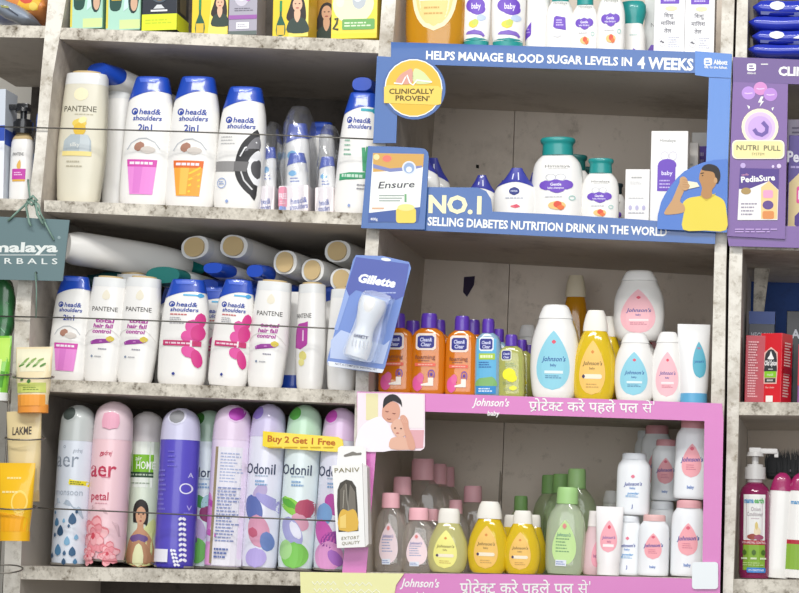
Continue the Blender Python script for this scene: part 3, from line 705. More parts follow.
def powder(root, H, W, v='pink', D=.62, cap=None, cap_t=.90):
    """talc bottle: straight oval body, round shoulders, ribbed cap"""
    pts = [(0, .92, .9), (.015, .98, .97), (.05, 1, 1), (.68, 1, 1), (.79, .97, .98), (.86, .84, .9), (.885, .74, .86), (cap_t, .72, .84)]
    k = Vessel(root, H, W, W*D, pts, 2.5); k.shell('body', 0, cap_t, M('edf0f2', .4, coat=.2), rings=16, ts=[0, .01, .04, .08, .3, .5, .65, .75, .8, .85, .9, .94, .97, 1])
    c = Vessel(root, H, W, W*D, [(0, .72, .95), (cap_t, .72, .95), (.985, .71, .94), (1, .64, .86)], 2.1); c.shell('cap', cap_t - .002, 1, cap or M('e9b9bd', .45), off=.0003, rings=5, ts=[0, .1, .5, .85, 1]); 
    k.start()
    if v == 'pink':
        k.drop(inkc('f3aab2'), 0, .27, .70, .56); k.ell(inkc('e0637a'), 0, .635, .12, .025); k.text(inkc('33479a'), "Johnson's", .0, .50, .055, 1.25, .02, 3, .25, fit=True)
        k.lines(inkc('d0788a'), -.3, .3, .36, .44, 3, .4); k.text(inkc('4a78c0'), 'baby', 0, .15, .04, .4, .02)
    else:
        k.ell(inkc('e77f94'), 0, .62, .12, .03); k.text(inkc('33479a'), "Johnson's", .0, .50, .055, 1.05, .02, 3, .25, fit=True); k.text(inkc('4a86cc'), 'baby', 0, .435, .035, .4, .015)
        k.text(inkc('4a9bd6'), 'powder', .05, .35, .04, .85, .02, 0, .15); k.lines(inkc('7fb4dc'), -.4, .4, .28, .32, 2, .5); k.text(inkc('3f5aa8'), 'J', 0, .14, .05, .2, .03)
    k.flush(); return k
def cleanser(root, H, W, liquid, v='orange', D=.5):
    """flat shouldered face-wash bottle with a short flip cap"""
    cap_t = .82
    pts = [(0, .92, .9), (.012, .98, .96), (.05, 1, 1), (.62, .99, 1), (.72, .92, .97), (.785, .74, .86), (.81, .5, .74), (cap_t, .46, .72)]
    k = Vessel(root, H, W, W*D, pts, 3); k.shell('body', 0, cap_t, liquid, rings=18)
    c = Vessel(root, H, W, W*D, [(0, .47, .9), (cap_t, .47, .9), (.98, .45, .88), (1, .40, .8)], 2.2); c.shell('cap', cap_t - .004, 1, PURC, rings=6)
    k.start()
    navy = inkc('2b2f86')
    if v == 'orange':
        k.poly(inkc('f0c59a'), [(-.62, .745), (-.3, .775), (.35, .775), (.66, .74), (.6, .55), (-.6, .55)]) if 0 else None
        k.rr(inkc('efe0d4'), -.66, .54, .5, .75, .14); k.rr(navy, -.56, .565, .4, .72, .12)
        k.text(inkc('cfd2ee'), 'Clean&', -.08, .67, .045, .7, .03, 0, .15); k.text(inkc('cfd2ee'), 'Clear', -.08, .61, .045, .6, .03, 0, .15)
        k.text(inkc('7a3f2a'), 'foaming', -.1, .455, .05, 1.15, .012, 0, 0, fit=True); k.lines(inkc('8a4a30'), -.5, .2, .40, .42, 1, .5); k.rect(inkc('e8664e'), -.68, .34, .5, .38); k.lines(inkc('f3c3b0'), -.5, .4, .35, .37, 1, .6)
        k.ell(inkc('e05a9c'), -.5, .13, .3, .10, rot=0); k.ell(inkc('e46aa0'), -.35, .20, .2, .06); k.ring(inkc('7a3fa0'), .28, .24, .2, .06, .25); k.ell(inkc('5f3a9a'), .28, .24, .09, .026); k.poly(inkc('f3ece0'), [(-.3, .1), (.4, .1), (.4, .2), (.1, .2), (.1, .14), (-.3, .14)])
    elif v == 'blue':
        k.rect(inkc('62b2da'), -.78, .06, .7, .74); k.rr(inkc('e8eef4'), -.6, .58, .5, .76, .12); k.rr(navy, -.54, .6, .42, .74, .1); k.text(inkc('cfd2ee'), 'Clean&', -.06, .69, .04, .7, .03, 0, .15); k.text(inkc('cfd2ee'), 'Clear', -.06, .635, .04, .6, .03, 0, .15)
        k.rect(inkc('a9c93f'), -.6, .47, .62, .55); k.lines(inkc('e7f0c0'), -.5, .5, .48, .54, 1, .6); k.lines(inkc('2a5fa8'), -.6, .4, .36, .45, 3, .4)
        k.poly(inkc('7fb26a'), smooth_poly([(-.78, .19), (-.4, .24), (0, .2), (.4, .25), (.7, .2), (.7, .12), (-.78, .12)], 3)); k.rect(inkc('2e86c8'), -.78, .03, .7, .13); k.lines(inkc('d8e8f4'), -.6, .5, .05, .11, 2, .5)
    else:
        k.rr(inkc('d9dcc0'), -.7, .58, .1, .76, .1); k.rr(navy, -.64, .6, .02, .74, .08); k.text(inkc('cfd2ee'), 'Clean&', -.31, .69, .035, .5, .03, 0, .15); k.text(inkc('cfd2ee'), 'Clear', -.31, .635, .035, .45, .03, 0, .15)
        k.lines(inkc('9fb07a'), -.4, .5, .48, .55, 2, .5); k.ell(inkc('f4ee2a'), -.1, .36, .5, .10); k.ell(inkc('f0e81f'), .1, .30, .4, .07); k.lines(inkc('8f9a6a'), -.6, .3, .2, .25, 2, .35); k.lines(inkc('a9b58a'), -.5, .4, .1, .15, 2, .35); k.ell(inkc('e9e94a'), .2, .14, .3, .04)
    k.flush(); return k
def himbaby(root, H, W, D=.55, cap_t=.82, v='oval', cap=None):
    """baby wash: rounded white body, flared teal cap"""
    pts = [(0, .84, .85), (.015, .90, .92), (.1, .96, .98), (.3, 1, 1), (.52, .98, 1), (cap_t-.14, .92, .97), (cap_t-.06, .80, .88), (cap_t-.02, .62, .74), (cap_t, .58, .7)]
    k = Vessel(root, H, W, W*D, pts, 2.5); k.shell('body', 0, cap_t, WH, rings=18)
    c = Vessel(root, H, W, W*D, [(0, .60, .9), (cap_t, .60, .9), (.93, .58, .88), (.955, .66, .98), (.985, .68, 1), (1, .64, .95)], 2.2); c.shell('cap', cap_t - .01, 1, cap or TEAL, rings=8, ts=[0, .3, .55, .65, .72, .8, .92, 1])
    k.start()
    k.text(inkc('8a8a86'), 'Himalaya', .05, .665, .032, .95, .005, 0, 0, fit=True); k.lines(inkc('c0c0bc'), -.3, .5, .63, .64, 1, .5)
    p = PURP
    if v == 'oval':
        for x in (-.2, .18): k.ring(inkc('b9bcc4'), x, .535, .2, .04, .12)
        k.ell(p, -.38, .445, .26, .055); k.ell(p, .0, .44, .42, .07); k.ell(p, .4, .45, .26, .055); k.ell(p, .05, .40, .3, .045)
        k.text(inkc('f0eef6'), 'Gentle', .0, .455, .032, .55, .02); k.text(inkc('f0eef6'), 'baby shampoo', .0, .415, .022, .75, .01)
        k.ring(inkc('9ec9c0'), .62, .30, .13, .028, .3); k.lines(inkc('c9c9cc'), -.4, .3, .30, .33, 1, .4); k.ell(inkc('e9c07a'), .05, .215, .34, .05); k.ell(inkc('d9503a'), .08, .225, .16, .04); k.ell(inkc('e2703a'), .2, .19, .14, .03)
    else:
        k.lines(inkc('a8c0c0'), -.1, .4, .57, .585, 1, .7)
        k.poly(p, [(-.35, .48), (-.2, .5), (.45, .48), (.5, .32), (.3, .35), (-.2, .34), (-.4, .36)]); k.lines(inkc('cdbcea'), -.2, .35, .37, .46, 3, .5); k.ell(inkc('d8d8da'), -.1, .26, .3, .03)
    k.flush(); return k
def oil(root, H, W, cap, drop=None, D=.55, cap_t=.82, capw=.47, oilm=None, lab=True):
    """clear baby-oil bottle, soft shouldered, with a big round cap"""
    pts = [(0, .82, .85), (.015, .90, .92), (.12, .97, 1), (.4, 1, 1), (.58, .96, 1), (.70, .82, .92), (.78, .56, .78), (.805, .40, .7), (cap_t, .38, .68)]
    k = Vessel(root, H, W, W*D, pts, 2.4); k.shell('body', 0, cap_t, oilm or CLEAR, rings=16)
    c = Vessel(root, H, W, W*D, [(0, capw, capw*1.5), (cap_t, capw, capw*1.5), (.985, capw*.96, capw*1.44), (1, capw*.88, capw*1.3)], 2.1); c.shell('cap', cap_t - .012, 1, cap, rings=5, ts=[0, .1, .6, .88, 1])
    k.start()
    if lab and drop:
        k.drop(inkc(drop), 0, .10, .62, .6); k.lines(inkc('8f9fc4' if drop != 'c3e39a' else '6f9a70'), -.42, .3, .24, .42, 5, .35); k.text(inkc('4a5fa8' if drop != 'c3e39a' else '5a8f88'), "Johnson's", -.05, .45, .04, .7, .01, 0, .2, fit=True); k.rect(inkc('dfe4ee'), -.4, .09, .15, .16); k.lines(inkc('7f92c0'), -.36, .1, .1, .15, 2, .5)
        k.ell(inkc('e08a86'), -.02, .55, .1, .03)
    k.flush(); return k
def squeeze(root, H, W, body, cap=None, cap_h=.1, D=.42, inverted=True, lip=.86):
    """squeeze tube standing on its cap: round above the cap, pressed flat at the crimped top"""
    pts = [(0, .80, 1), (cap_h, .80, 1), (cap_h + .02, lip, 1), (.45, .92, .8), (.8, .98, .38), (.94, 1, .12), (1, 1, .10)]
    k = Vessel(root, H, W, W*D, pts, 2.1); k.shell('tube_body', cap_h, 1, body, rings=14)
    if cap: k.shell('cap', 0, cap_h, cap, off=.0003, rings=4)
    k.start(); return k
def pump_head(root, z, W, mat, sc=1.0, direction=-1):
    """lotion pump: collar, stem and a spout head"""
    s = sc
    bm = bmesh.new()
    def cyl(r, z0, z1, r2=None):
        bmesh.ops.create_cone(bm, cap_ends=True, segments=24, radius1=r, radius2=r2 or r, depth=z1-z0, matrix=Matrix.Translation((0, 0, (z0+z1)/2)))
    cyl(.0155*s, z, z + .018*s); cyl(.012*s, z + .018*s, z + .022*s); cyl(.005*s, z + .02*s, z + .036*s)
    cyl(.013*s, z + .034*s, z + .040*s, .0115*s)
    box_bm(-.009*s, .009*s, -.008*s, .008*s, z + .038*s, z + .047*s, .002*s, bm)
    x0, x1 = sorted((0, direction * .033*s)); box_bm(x0, x1, -.006*s, .006*s, z + .038*s, z + .046*s, .002*s, bm)
    x0, x1 = sorted((direction * .028*s, direction * .034*s)); box_bm(x0, x1, -.004*s, .004*s, z + .033*s, z + .042*s, .001*s, bm)
    return sharp(bm_mesh('pump', bm, mat, root), 35)
def woman(k, x, y, s, top='2f4038', skin='e2b596', hair='2a211f', q=1.0):
    """printed half-length portrait; s = head half-width in x units, q = y units per x unit"""
    E = lambda m, dx, dy, rx, ry, **a: k.ell(inkc(m), x + dx*s, y + k.ys*dy*s*q, rx*s, ry*s*q, **a)
    PL = lambda m, pts: k.poly(inkc(m), smooth_poly([(x + a*s, y + k.ys*b*s*q) for a, b in pts], 3))
    PL(hair, [(-.9, 1.2), (0, 1.75), (.9, 1.2), (1.4, -.5), (1.5, -2.6), (.7, -3.2), (-.9, -3.1), (-1.9, -2.3), (-1.4, -.4)])
    PL(top, [(-1.6, -4.8), (-1.5, -3), (-.5, -2.2), (.5, -2.2), (1.5, -2.8), (2, -4.8)])
    PL(skin, [(-.45, -1), (-.5, -2.2), (0, -3.1), (.5, -2.2), (.45, -1)])
    E(skin, 0, 0, .85, 1.2)
    E('5b3a33', -.35, .15, .16, .1); E('5b3a33', .35, .15, .16, .1); E('b5605a', 0, -.6, .3, .12)
# ================================================================== LEFT HAND BAYS
def mp(Y): return MPP(Y)
def std(kind, name, label, cat, cb, ct, top, hw, Y, shelf, group=None, yaw=0, on=None, **k):
    r, H = place(name, label, cat, cb, ct, top, Y, sh[shelf] if shelf else None, group, yaw, on)
    v = kind(r, H, hw*mp(Y), **k); v.zt = r.location.z + H; return v
P_FOOT = {'A': 32, 'B': 206, 'RA': 52, 'RB': 222, 'RC': 398, 'QA': 65, 'QB': 240, 'QC': 402, 'FB': 198}
def carton(label, x0, x1, top, Y, depth, shelf, col, group=None, yaw=0, lean=None, name='product_box', cat='box', on=None, rough=.4):
    """x0..x1 = front face at its foot; Y = its front"""
    cx = (x0+x1)/2; lean = .026*(P_FOOT[shelf] - top) if lean is None else lean
    r, H = place(name, label, cat, cx, cx + lean, top, Y + depth/2, sh[shelf] if shelf else None, group, yaw, on, depth/2)
    # keep the front width as seen
    return Carton(r, H, (x1-x0)/2*mp(Y), depth/2, M(col, rough, coat=.2))
# ---- top shelf: hair oil and hair colour cartons
G0 = 'cartons on the top left shelf'
for lab, x0, x1 in (('green hair oil box with dark bottle picture, first on the top shelf beside the post', 74.5, 109.5), ('green and yellow hair oil box with dark bottle picture, beside the neon based box', 110, 147)):
    k = carton(lab, x0, x1, -70, .012, .055, 'A', '8fc0a2', G0)
    dk = inkc('1f4a40'); 
    k.rect(inkc('a9d4c0'), -.95, .0, .95, .9); k.rect(inkc('d9c84a'), -.98, .02, -.86, .98); k.rect(inkc('cfe09a'), -.2, .01, .98, .10)
    k.poly(dk, smooth_poly([(-.8, .32), (-.72, .2), (-.2, .2), (-.05, .34), (.1, .6), (-.2, .75), (-.6, .72), (-.85, .5)], 3)); k.rect(inkc('caa63c'), -.68, .29, -.12, .43); k.line(inkc('dfe6dc'), [(-.1, .3), (-.05, .42)], .02)
    k.poly(inkc('16302f'), smooth_poly([(.35, .2), (.75, .18), (.95, .4), (.9, .8), (.5, .75), (.25, .5)], 3)); k.ell(inkc('cfa98c'), .62, .26, .2, .08); k.poly(inkc('c9e6e2'), [(.02, .18), (.3, .22), (.2, .6)])
    k.flush('printed_panel')
k = carton('black hair colour box on a neon yellow base printed across its foot', 146.5, 183.5, -66, .004, .06, 'A', '1d2430', G0)
k.rect(inkc('d9e52c'), -1, 0, 1, .165); k.lines(inkc('bccb28'), -.8, .8, .06, .12, 2, .4); k.line(inkc('e8e8e8'), [(-.5, .20), (.45, .20)], .018); k.poly(inkc('cfd2d4'), [(-.35, .22), (.3, .22), (.1, .26), (-.15, .26)]); k.ell(inkc('4a5560'), 0, .36, .5, .08); k.ell(inkc('7f6040'), 0, .34, .28, .04)
k.flush('printed_panel'); k.side = 1; k.rect(inkc('d9e52c'), -1, 0, 1, .165); k.rect(inkc('6a6250'), -.6, .2, .5, .6); k.flush('printed_side')
def woman_box(lab, x0, x1, Y, depth, wx, s, top=-68, base='e6c92c', pal='f0dc6a', bottle=True):
    k = carton(lab, x0, x1, top, Y, depth, 'A', base, G0)
    q = k.W / k.H
    k.poly(inkc(pal), [(-.1, 0), (1, 0), (1, .6), (.2, .6)])
    if bottle:
        g = inkc('1f5a46'); b = -.55
        k.poly(g, smooth_poly([(b-.22, .02), (b-.22, .12), (b-.06, .2), (b-.06, .33), (b+.06, .33), (b+.06, .2), (b+.25, .12), (b+.25, .02)], 2)); k.rect(inkc('2f8a54'), b-.07, .24, b+.07, .34); k.rect(inkc('d8b63a'), b-.2, .02, b+.22, .11)
    woman(k, wx, .30, s, q=q)
    k.flush('printed_panel'); return k
woman_box('yellow hair oil box with a long haired woman, beside the grey purple carton', 195, 233, .02, .05, .55, .26)
k = carton('grey hair care carton with a purple band and small white window', 232, 261.5, -66, .012, .05, 'A', 'a7a3b0', G0)
k.ell(inkc('c9c4d0'), -.1, .42, .6, .14); k.ell(inkc('b06ab0'), .35, .45, .4, .12); k.ell(inkc('dfdbe2'), -.1, .43, .45, .10); k.lines(inkc('6f6a78'), -.6, .8, .23, .27, 2, .4); k.rect(inkc('9a5ea6'), -1, .155, 1, .195); k.rect(inkc('e9e7ec'), -.45, .06, .45, .125); k.lines(inkc('a9a6b0'), -.35, .35, .075, .11, 2, .5); k.rect(inkc('5f6a66'), -1, 0, 1, .04)
k.flush('printed_panel')
woman_box('yellow hair oil box with a woman in dark jacket, standing right of the dark gap', 276, 313, .012, .055, .38, .32)
woman_box('amber hair oil box set further back, half covered by its bright yellow neighbour', 316, 352, .075, .05, -.25, .34, base='b98a24', pal='c79a34', bottle=False)
k = carton('bright yellow box with a green banner and silver globe, last on the top shelf', 334.5, 381.5, -62, .008, .06, 'A', 'f0d648', G0)
k.ell(inkc('f6efc0'), -.05, .34, .9, .2); k.ell(inkc('b9bfc4'), .2, .37, .3, .085); k.ell(inkc('d9dde0'), .14, .40, .18, .045); k.ell(inkc('f3eecf'), -.62, .36, .18, .055); k.rr(inkc('6faa5f'), -.52, .085, .9, .19, .07); k.lines(inkc('d9ecc8'), -.42, .8, .11, .165, 2, .5); k.rect(inkc('e8d23a'), -.98, .0, .98, .05)
k.line(inkc('2c3a30'), [(-.85, .19), (-.72, .2), (-.75, .15), (-.9, .10), (-.68, .09)], .02); k.flush('printed_panel')
# ---- far left, top: printed pouches lying in a heap
def pouch(name, label, cat, c, L, Wd, T, mat, rot, group=None, prints=None, zp=.8, fp=.6, pw=3.2):
    """a pillow pack: flat seams at both ends, puffed in the middle"""
    r = empty(name, c, label, cat, group); r.rotation_euler = [math.radians(a) for a in rot]
    vs = []; fs = []; N = 14; K = 20
    for i in range(N + 1):
        u = -1 + 2*i/N; f = (1 - abs(u)**pw)**fp if abs(u) < 1 else 0
        for j in range(K):
            t = 2*math.pi*j/K; wv = 1 + .015*math.sin(7*u + 3*t)
            vs.append((u*L, math.copysign(abs(math.cos(t))**.7, math.cos(t))*Wd*(.96 + .04*f)*wv, math.copysign(abs(math.sin(t))**zp, math.sin(t))*max(.0012, T*f*(1 + .06*math.sin(9*u + j)))))
    for i in range(N):
        for j in range(K): fs.append((i*K+j, i*K+(j+1) % K, (i+1)*K+(j+1) % K, (i+1)*K+j))
    fs += [tuple(range(K))[::-1], tuple(N*K+j for j in range(K))]
    mesh('pouch', vs, fs, mat, r, smooth=True)
    if prints:
        class Top(Canvas):
            def map3(s, x, y, o):
                f = (1 - abs(x)**pw)**fp if abs(x) < 1 else 0; z = max(-1, min(1, y)); t = math.asin(math.copysign(min(1, abs(z))**(1/zp), z)); co = abs(math.cos(t))**.7
                return Vector((x*L, -Wd*(.96 + .04*f)*co - o - .0006, z*max(.0012, T*f)))
        k = Top(); k.root = r; k.ux, k.uy = L, T; k.start(); prints(k); k.flush('printed_panel')
    return r
fz = sh['FA'].z(P(15, 20, .05).x)
def pr(k): k.poly(inkc('e8b43a'), [(-.3, -.6), (.7, -.5), (.8, .5), (-.1, .6)]); k.ell(inkc('d0503a'), .1, .2, .3, .3); k.ell(inkc('6a4fae'), -.4, .4, .25, .3); k.ell(inkc('f0d060'), .5, -.2, .2, .3)
pouch('printed_pouch', 'orange and purple flowered pouch wedged against the top left post', 'pouch', P(35, 10, .09), .034, .05, .022, M('d98a4a', .35, coat=.3), (0, 10, 0), None, pr)
def pr(k): k.ell(inkc('dfe6f4'), .2, .3, .35, .4); k.poly(inkc('3f55b4'), [(.5, -.4), (.9, -.3), (.9, .6), (.6, .5)])
pouch('printed_pouch', 'blue and white pouch lying behind the grey one in the top left corner', 'pouch', P(8, 8, .13), .05, .05, .022, M('8fa0d0', .3, coat=.3), (0, 0, 0), None, pr)
def pr(k): k.poly(inkc('9a9a5a'), [(-.2, .0), (.1, .3), (.2, .1), (-.1, -.2)]); k.line(inkc('4a4f5c'), [(-.1, .1), (.6, -.3)], .2)
pouch('printed_pouch', 'dull grey pouch sloping down to the front of the top left corner', 'pouch', P(12, 12, .04), .042, .03, .012, M('8c96a4', .35, coat=.3), (0, 24, 0), None, pr)
# ---- first shelf, left of the post
k = carton('pale grey and blue carton standing at the far left edge', -10, 10, 90, .03, .05, 'FB', 'c9d0da', rough=.5)
k.rect(inkc('2f4fb0'), -1, .53, 1, .67); k.rect(inkc('e9ecf2'), -1, .0, 1, .53); k.flush('printed_panel'); k.side = 1; k.rect(inkc('2f4fb0'), -1, .50, 1, .64); k.flush('printed_side')
r, H = place('pump_bottle', 'white conditioner pump bottle with black pump and gold collar beside the left post', 'bottle', 20, 23, 132, .05, sh['FB'])
k = Vessel(r, H, 11.8*mp(.05), 11*mp(.05)*.75, [(0, .9), (.02, .98), (.1, 1), (.7, 1), (.88, .95), (.96, .7), (1, .45)], 2.3); k.shell('body', 0, .93, WH, rings=14); k.shell('collar', .90, 1, GOLD, rings=5, bot=False)
k.text(inkc('6a6866'), 'PANTENE', -.1, .68, .045, 1.0, .005); k.poly(inkc('e0b25a'), smooth_poly([(-.2, .52), (.1, .6), (.2, .5), (0, .45)], 2)); k.rect(inkc('c13fa4'), -.6, .32, .62, .47); k.rect(inkc('d9a94a'), -.55, .29, .6, .32); k.lines(inkc('efc6e4'), -.4, .4, .37, .43, 2, .5); k.flush()
pump_head(r, H - .002, .01, M('17171a', .25, coat=.5), .98)
r, H = place('clear_bottle', 'small clear bottle with blue cap squeezed between pump bottle and post', 'bottle', 39, 42, 113, .07, sh['FB'])
k = Vessel(r, H, 8*mp(.07), 8*mp(.07), [(0, .9), (.03, 1), (.6, 1), (.74, .9), (.8, .6), (1, .6)], 2.2); k.shell('body', 0, .82, film('e3e6e8', .12, .1, .25)); c = Vessel(r, H, 8*mp(.07), 8*mp(.07), [(0, .72), (.97, .72), (1, .62)], 2); c.shell('cap', .82, 1, M('4a6fc0', .4), rings=4); k.start(); k.rect(inkc('5a7fae'), -.9, .2, .9, .55); k.flush()
# ---- first shelf: tall shampoo bottles
G1 = 'tall shampoo bottles on the first shelf'
std(pantene, 'shampoo_bottle', 'large frosted cream shampoo bottle with gold label beside the top left post', 'bottle', 78, 88, 72, 25.5, .05, 'B', G1, v='gold')
std(pantene, 'shampoo_bottle', 'plain cream bottle mostly hidden between the frosted and the pink labelled bottles', 'bottle', 113, 120, 86, 14, .10, 'B', G1, v='plain', lab=False)
r = lay('shampoo_bottle', 'blue capped bottle lying across the tops of the cream bottles', 'bottle', (97, 70, .05), (152, 99, .16), .19, G1)
hs(r, .19, 21*mp(.05), 'plain', lab=False)
std(hs, 'shampoo_bottle', 'tall white shampoo bottle with blue cap and pink almond label', 'bottle', 143, 153, 77, 26, .05, 'B', G1, v='pink')
std(hs, 'shampoo_bottle', 'tall white shampoo bottle with blue cap and orange citrus label', 'bottle', 189.5, 198.5, 77, 26, .05, 'B', G1, v='orange')
std(hs, 'shampoo_bottle', 'tall white shampoo bottle with blue cap and black and grey label', 'bottle', 237, 246, 87, 25, .05, 'B', G1, v='black')
std(hs, 'shampoo_bottle', 'tall white shampoo bottle with green leaf label at the right end of first shelf', 'bottle', 353, 364, 93, 20.5, .05, 'B', G1, v='green', D=.65)
r = lay('shampoo_bottle', 'wrapped blue capped bottle lying on top of the green leaf bottle', 'bottle', (362, 84, .035), (388, 120, .235), .2, G1); hs(r, .2, 15*mp(.05), 'plain', lab=False, D=.7)
r = std(hs, 'shampoo_bottle', 'dark blue capped bottle at the back between the wrapped packs', 'bottle', 316, 322, 122, 16, .16, 'B', G1, v='plain', lab=False)
# wrapped twin packs
GP = 'shrink wrapped shampoo twin packs'
def twin(label, cxb, cxt, top, Y, bighw, big_top, small_dx, small_top, small_hw, band0, band1, free=False, big_dx=0, tw=1.0):
    r, H = place('twin_pack', label, 'pack', cxb, cxt, top, Y, sh['B'], GP)
    m = mp(Y); kpx = lambda dy: dy*m
    hb = (209 - big_top)*m*.985; hsml = (209 - small_top)*m*.985
    if bighw:
        b = hs_sub(r, 'large_bottle', hb, bighw*m, big_dx*m, .03)
    s = hs_sub(r, 'small_bottle', hsml, small_hw*m, small_dx*m, -.012)
    # printed card sleeve
    x0, x1 = band0*m, band1*m; zc = 27*m
    o = bm_mesh('card_sleeve', box_bm(x0, x1, -.034, .052, .0005, zc, .003), M('efe6e6', .35, coat=.4), r)
    class SL(Canvas):
        flat = True
        def map3(s_, u, t, of): return Vector(((x0+x1)/2 + u*(x1-x0)/2, -.034 - of, t*zc))
    k = SL(); k.root = r; k.ux, k.uy = (x1-x0)/2, zc; k.start(); ib = inkc('5a69a8'); w = (x1-x0)/2/m
    lx = .35 if free else .0
    k.text(ib, 'head&', lx, .42, .2, 1.1, .02, 6, .15); k.text(ib, 'shoulders', lx, .2, .19, 1.2, .02, 6, .15)
    if free: k.rr(inkc('e58fa6'), -.98, .15, -.42, .95, .2); k.text(inkc('f6e4ea'), 'FREE', -.7, .6, .2, .5, .02); k.lines(inkc('f0cdd8'), -.9, -.5, .3, .45, 2, .5); k.poly(inkc('7f93cf'), [(-.98, .0), (-.45, .0), (-.5, .2), (-.9, .25)])
    k.flush('sleeve_print')
    # clear wrap round the lot
    a = max(abs(band0), abs(band1))*m + .001
    v = Vessel(r, H + .004, (x1-x0)/2 + .0025, .05, [(0, 1), (.3, 1), (.6, .93), (.85, .8), (.96, .6), (1, .45)], 2.6)
    w_ = v.shell('shrink_wrap', .0, 1, WRAP, rings=14)
    for vt in w_.data.vertices:
        vt.co.x += (x0+x1)/2 + .0012*math.sin(90*vt.co.z + 40*vt.co.y); vt.co.y += .009 + .0015*math.sin(120*vt.co.z + 200*vt.co.x)
    return r
def hs_sub(root, name, H, W, dx, dy):
    pts = [(0, .88, .8), (.012, .94, .9), (.10, .985, .98), (.35, 1, 1), (.62, .965, 1), (.78, .90, .96), (.87, .80, .86), (.94, .715, .74), (.985, .66, .66), (1, .62, .6)]
    k = Vessel(root, H, W, W*.6, pts, 2.5)
    b = k.shell(name, 0, .93, WH, rings=14); c = k.shell('cap', .8, 1, M('3450b0', .35, coat=.3), off=.0006, low=lambda u: .78 + .06*math.sin(max(0, min(1, (u+1.1)/2))*math.pi*.6), rings=7, bot=False)
    c.parent = b; b.location = (dx, dy, .001)
    k.root = b; k.start(); k.ell(inkc('6fb0dc'), -.3, .66, .4, .05); k.lines(inkc('6a7fc0'), -.5, .4, .5, .6, 2, .4); k.ell(inkc('d0407f'), .6, .33, .2, .08); k.flush(); return b
twin('shrink wrapped bottle pack peeking out just right of the black labelled bottle', 271, 274, 125, .08, 0, 128, -1, 141, 7.5, -8.5, 8.5)
twin('shrink wrapped twin pack with a pink FREE tag on its sleeve', 298, 298, 110, .07, 13.5, 112, 1, 148, 11, -14.5, 16, True, -5)
twin('shrink wrapped pack standing between the FREE pack and the green leaf bottle', 329, 329.5, 128, .07, 0, 128, 0, 150, 9, -9.5, 9.5)

# ---- second shelf: shorter bottles in front
G2 = 'shampoo bottles on the middle shelf'
std(hs, 'shampoo_bottle', 'white two in one bottle with pink almond label, first on the middle shelf', 'bottle', 66.5, 76, 277, 20.5, .045, 'C', G2, v='pink')
PV = dict(v='purple')
std(pantene, 'shampoo_bottle', 'white bottle with purple swoosh right next to the pink almond bottle', 'bottle', 101, 111, 277, 20.5, .045, 'C', G2, v='purple')
std(pantene, 'shampoo_bottle', 'white bottle with purple swoosh touching the pink flower bottle on its right', 'bottle', 134.5, 144.5, 277, 20.5, .045, 'C', G2, v='purple')
std(hs, 'shampoo_bottle', 'blue capped bottle with pink flower label, wider of the two flower bottles', 'bottle', 181, 188.5, 280, 25, .045, 'C', G2, v='flower')
std(hs, 'shampoo_bottle', 'blue capped bottle with pink flower label standing before the third purple swoosh bottle', 'bottle', 227, 239, 281, 20.5, .045, 'C', G2, v='flower')
std(hs, 'shampoo_bottle', 'blue capped flower bottle half hidden behind the two pink flower bottles', 'bottle', 209, 216, 287, 21, .105, 'C', G2, v='flower')
std(pantene, 'shampoo_bottle', 'white bottle with purple swoosh to the right of both flower bottles', 'bottle', 264.5, 275, 281, 20, .045, 'C', G2, v='purple')
std(pantene, 'shampoo_bottle', 'white bottle turned sideways so its magenta label shows at the edge', 'bottle', 309.5, 312.5, 283, 15.5, .045, 'C', G2, yaw=-32, v='side', D=.8)
std(pantene, 'shampoo_bottle', 'plain white bottle partly hidden behind the hanging blue shaving brush pack', 'bottle', 341, 345, 288, 15.5, .045, 'C', G2, v='plain', lab=False, D=.8)
# an upended bottle standing on its blue cap behind
r, H = place('shampoo_bottle', 'white bottle standing upside down on its blue cap behind the purple swoosh bottle', 'bottle', 289, 293, 292, .10, sh['C'], G2)
k = Vessel(r, H, 15*mp(.1), 9*mp(.1), [(0, .62), (.02, .7), (.13, .8), (.3, .95), (.6, 1), (.97, .95), (1, .85)], 2.5); k.shell('body', .12, 1, WH); k.shell('cap', 0, .16, BLUE, off=.0005, rings=6)
# second row, mostly hidden, and bottles lying on it with their caps to the front
G3 = 'bottles lying on the back rows of the middle shelf'
std(pantene, 'shampoo_bottle', 'gold topped white bottle standing directly behind the two left swoosh bottles', 'bottle', 127, 133, 273, 19, .125, 'C', G2, v='plain', lab=False)
for cb, lab in ((170, 'blue capped bottle standing behind the wider pink flower bottle'), (256, 'blue capped bottle standing in the second row behind the third swoosh bottle'), (328, 'blue capped bottle standing in the second row behind the sideways bottle')):
    std(hs, 'shampoo_bottle', lab, 'bottle', cb, cb + 6, 287, 17, .125, 'C', G2, v='plain', lab=False)
def lying(kind, label, x, y, Y, dx, dy, L, hw, roll=0, g=G3, **k):
    r = lay('shampoo_bottle', label, 'bottle', (x, y, Y), (x + dx, y + dy, Y + .2), L, g, roll); return kind(r, L, hw*mp(Y), lab=False, **k)
lying(pantene, 'lying bottle with round gold cap, leftmost of the gold capped stack', 194, 247, .075, 60, 22, .2, 18, 8, v='plain', D=.7)
lying(pantene, 'lying bottle with round gold cap above the bright shiny blue cap', 233, 246, .075, 58, 22, .2, 18, -8, v='plain', D=.7)
lying(pantene, 'lying bottle with gold cap, upper left of the right hand gold group', 284.5, 262, .07, 50, 20, .2, 14.6, 0, v='plain', D=.9)
lying(pantene, 'lying bottle with gold cap in the middle of the right hand gold group', 312, 270, .07, 50, 20, .2, 14, 0, v='plain', D=.9)
lying(pantene, 'lying bottle with brownish gold cap, topmost near the middle post', 337, 251, .09, 46, 20, .2, 16, 0, v='plain', D=.75)
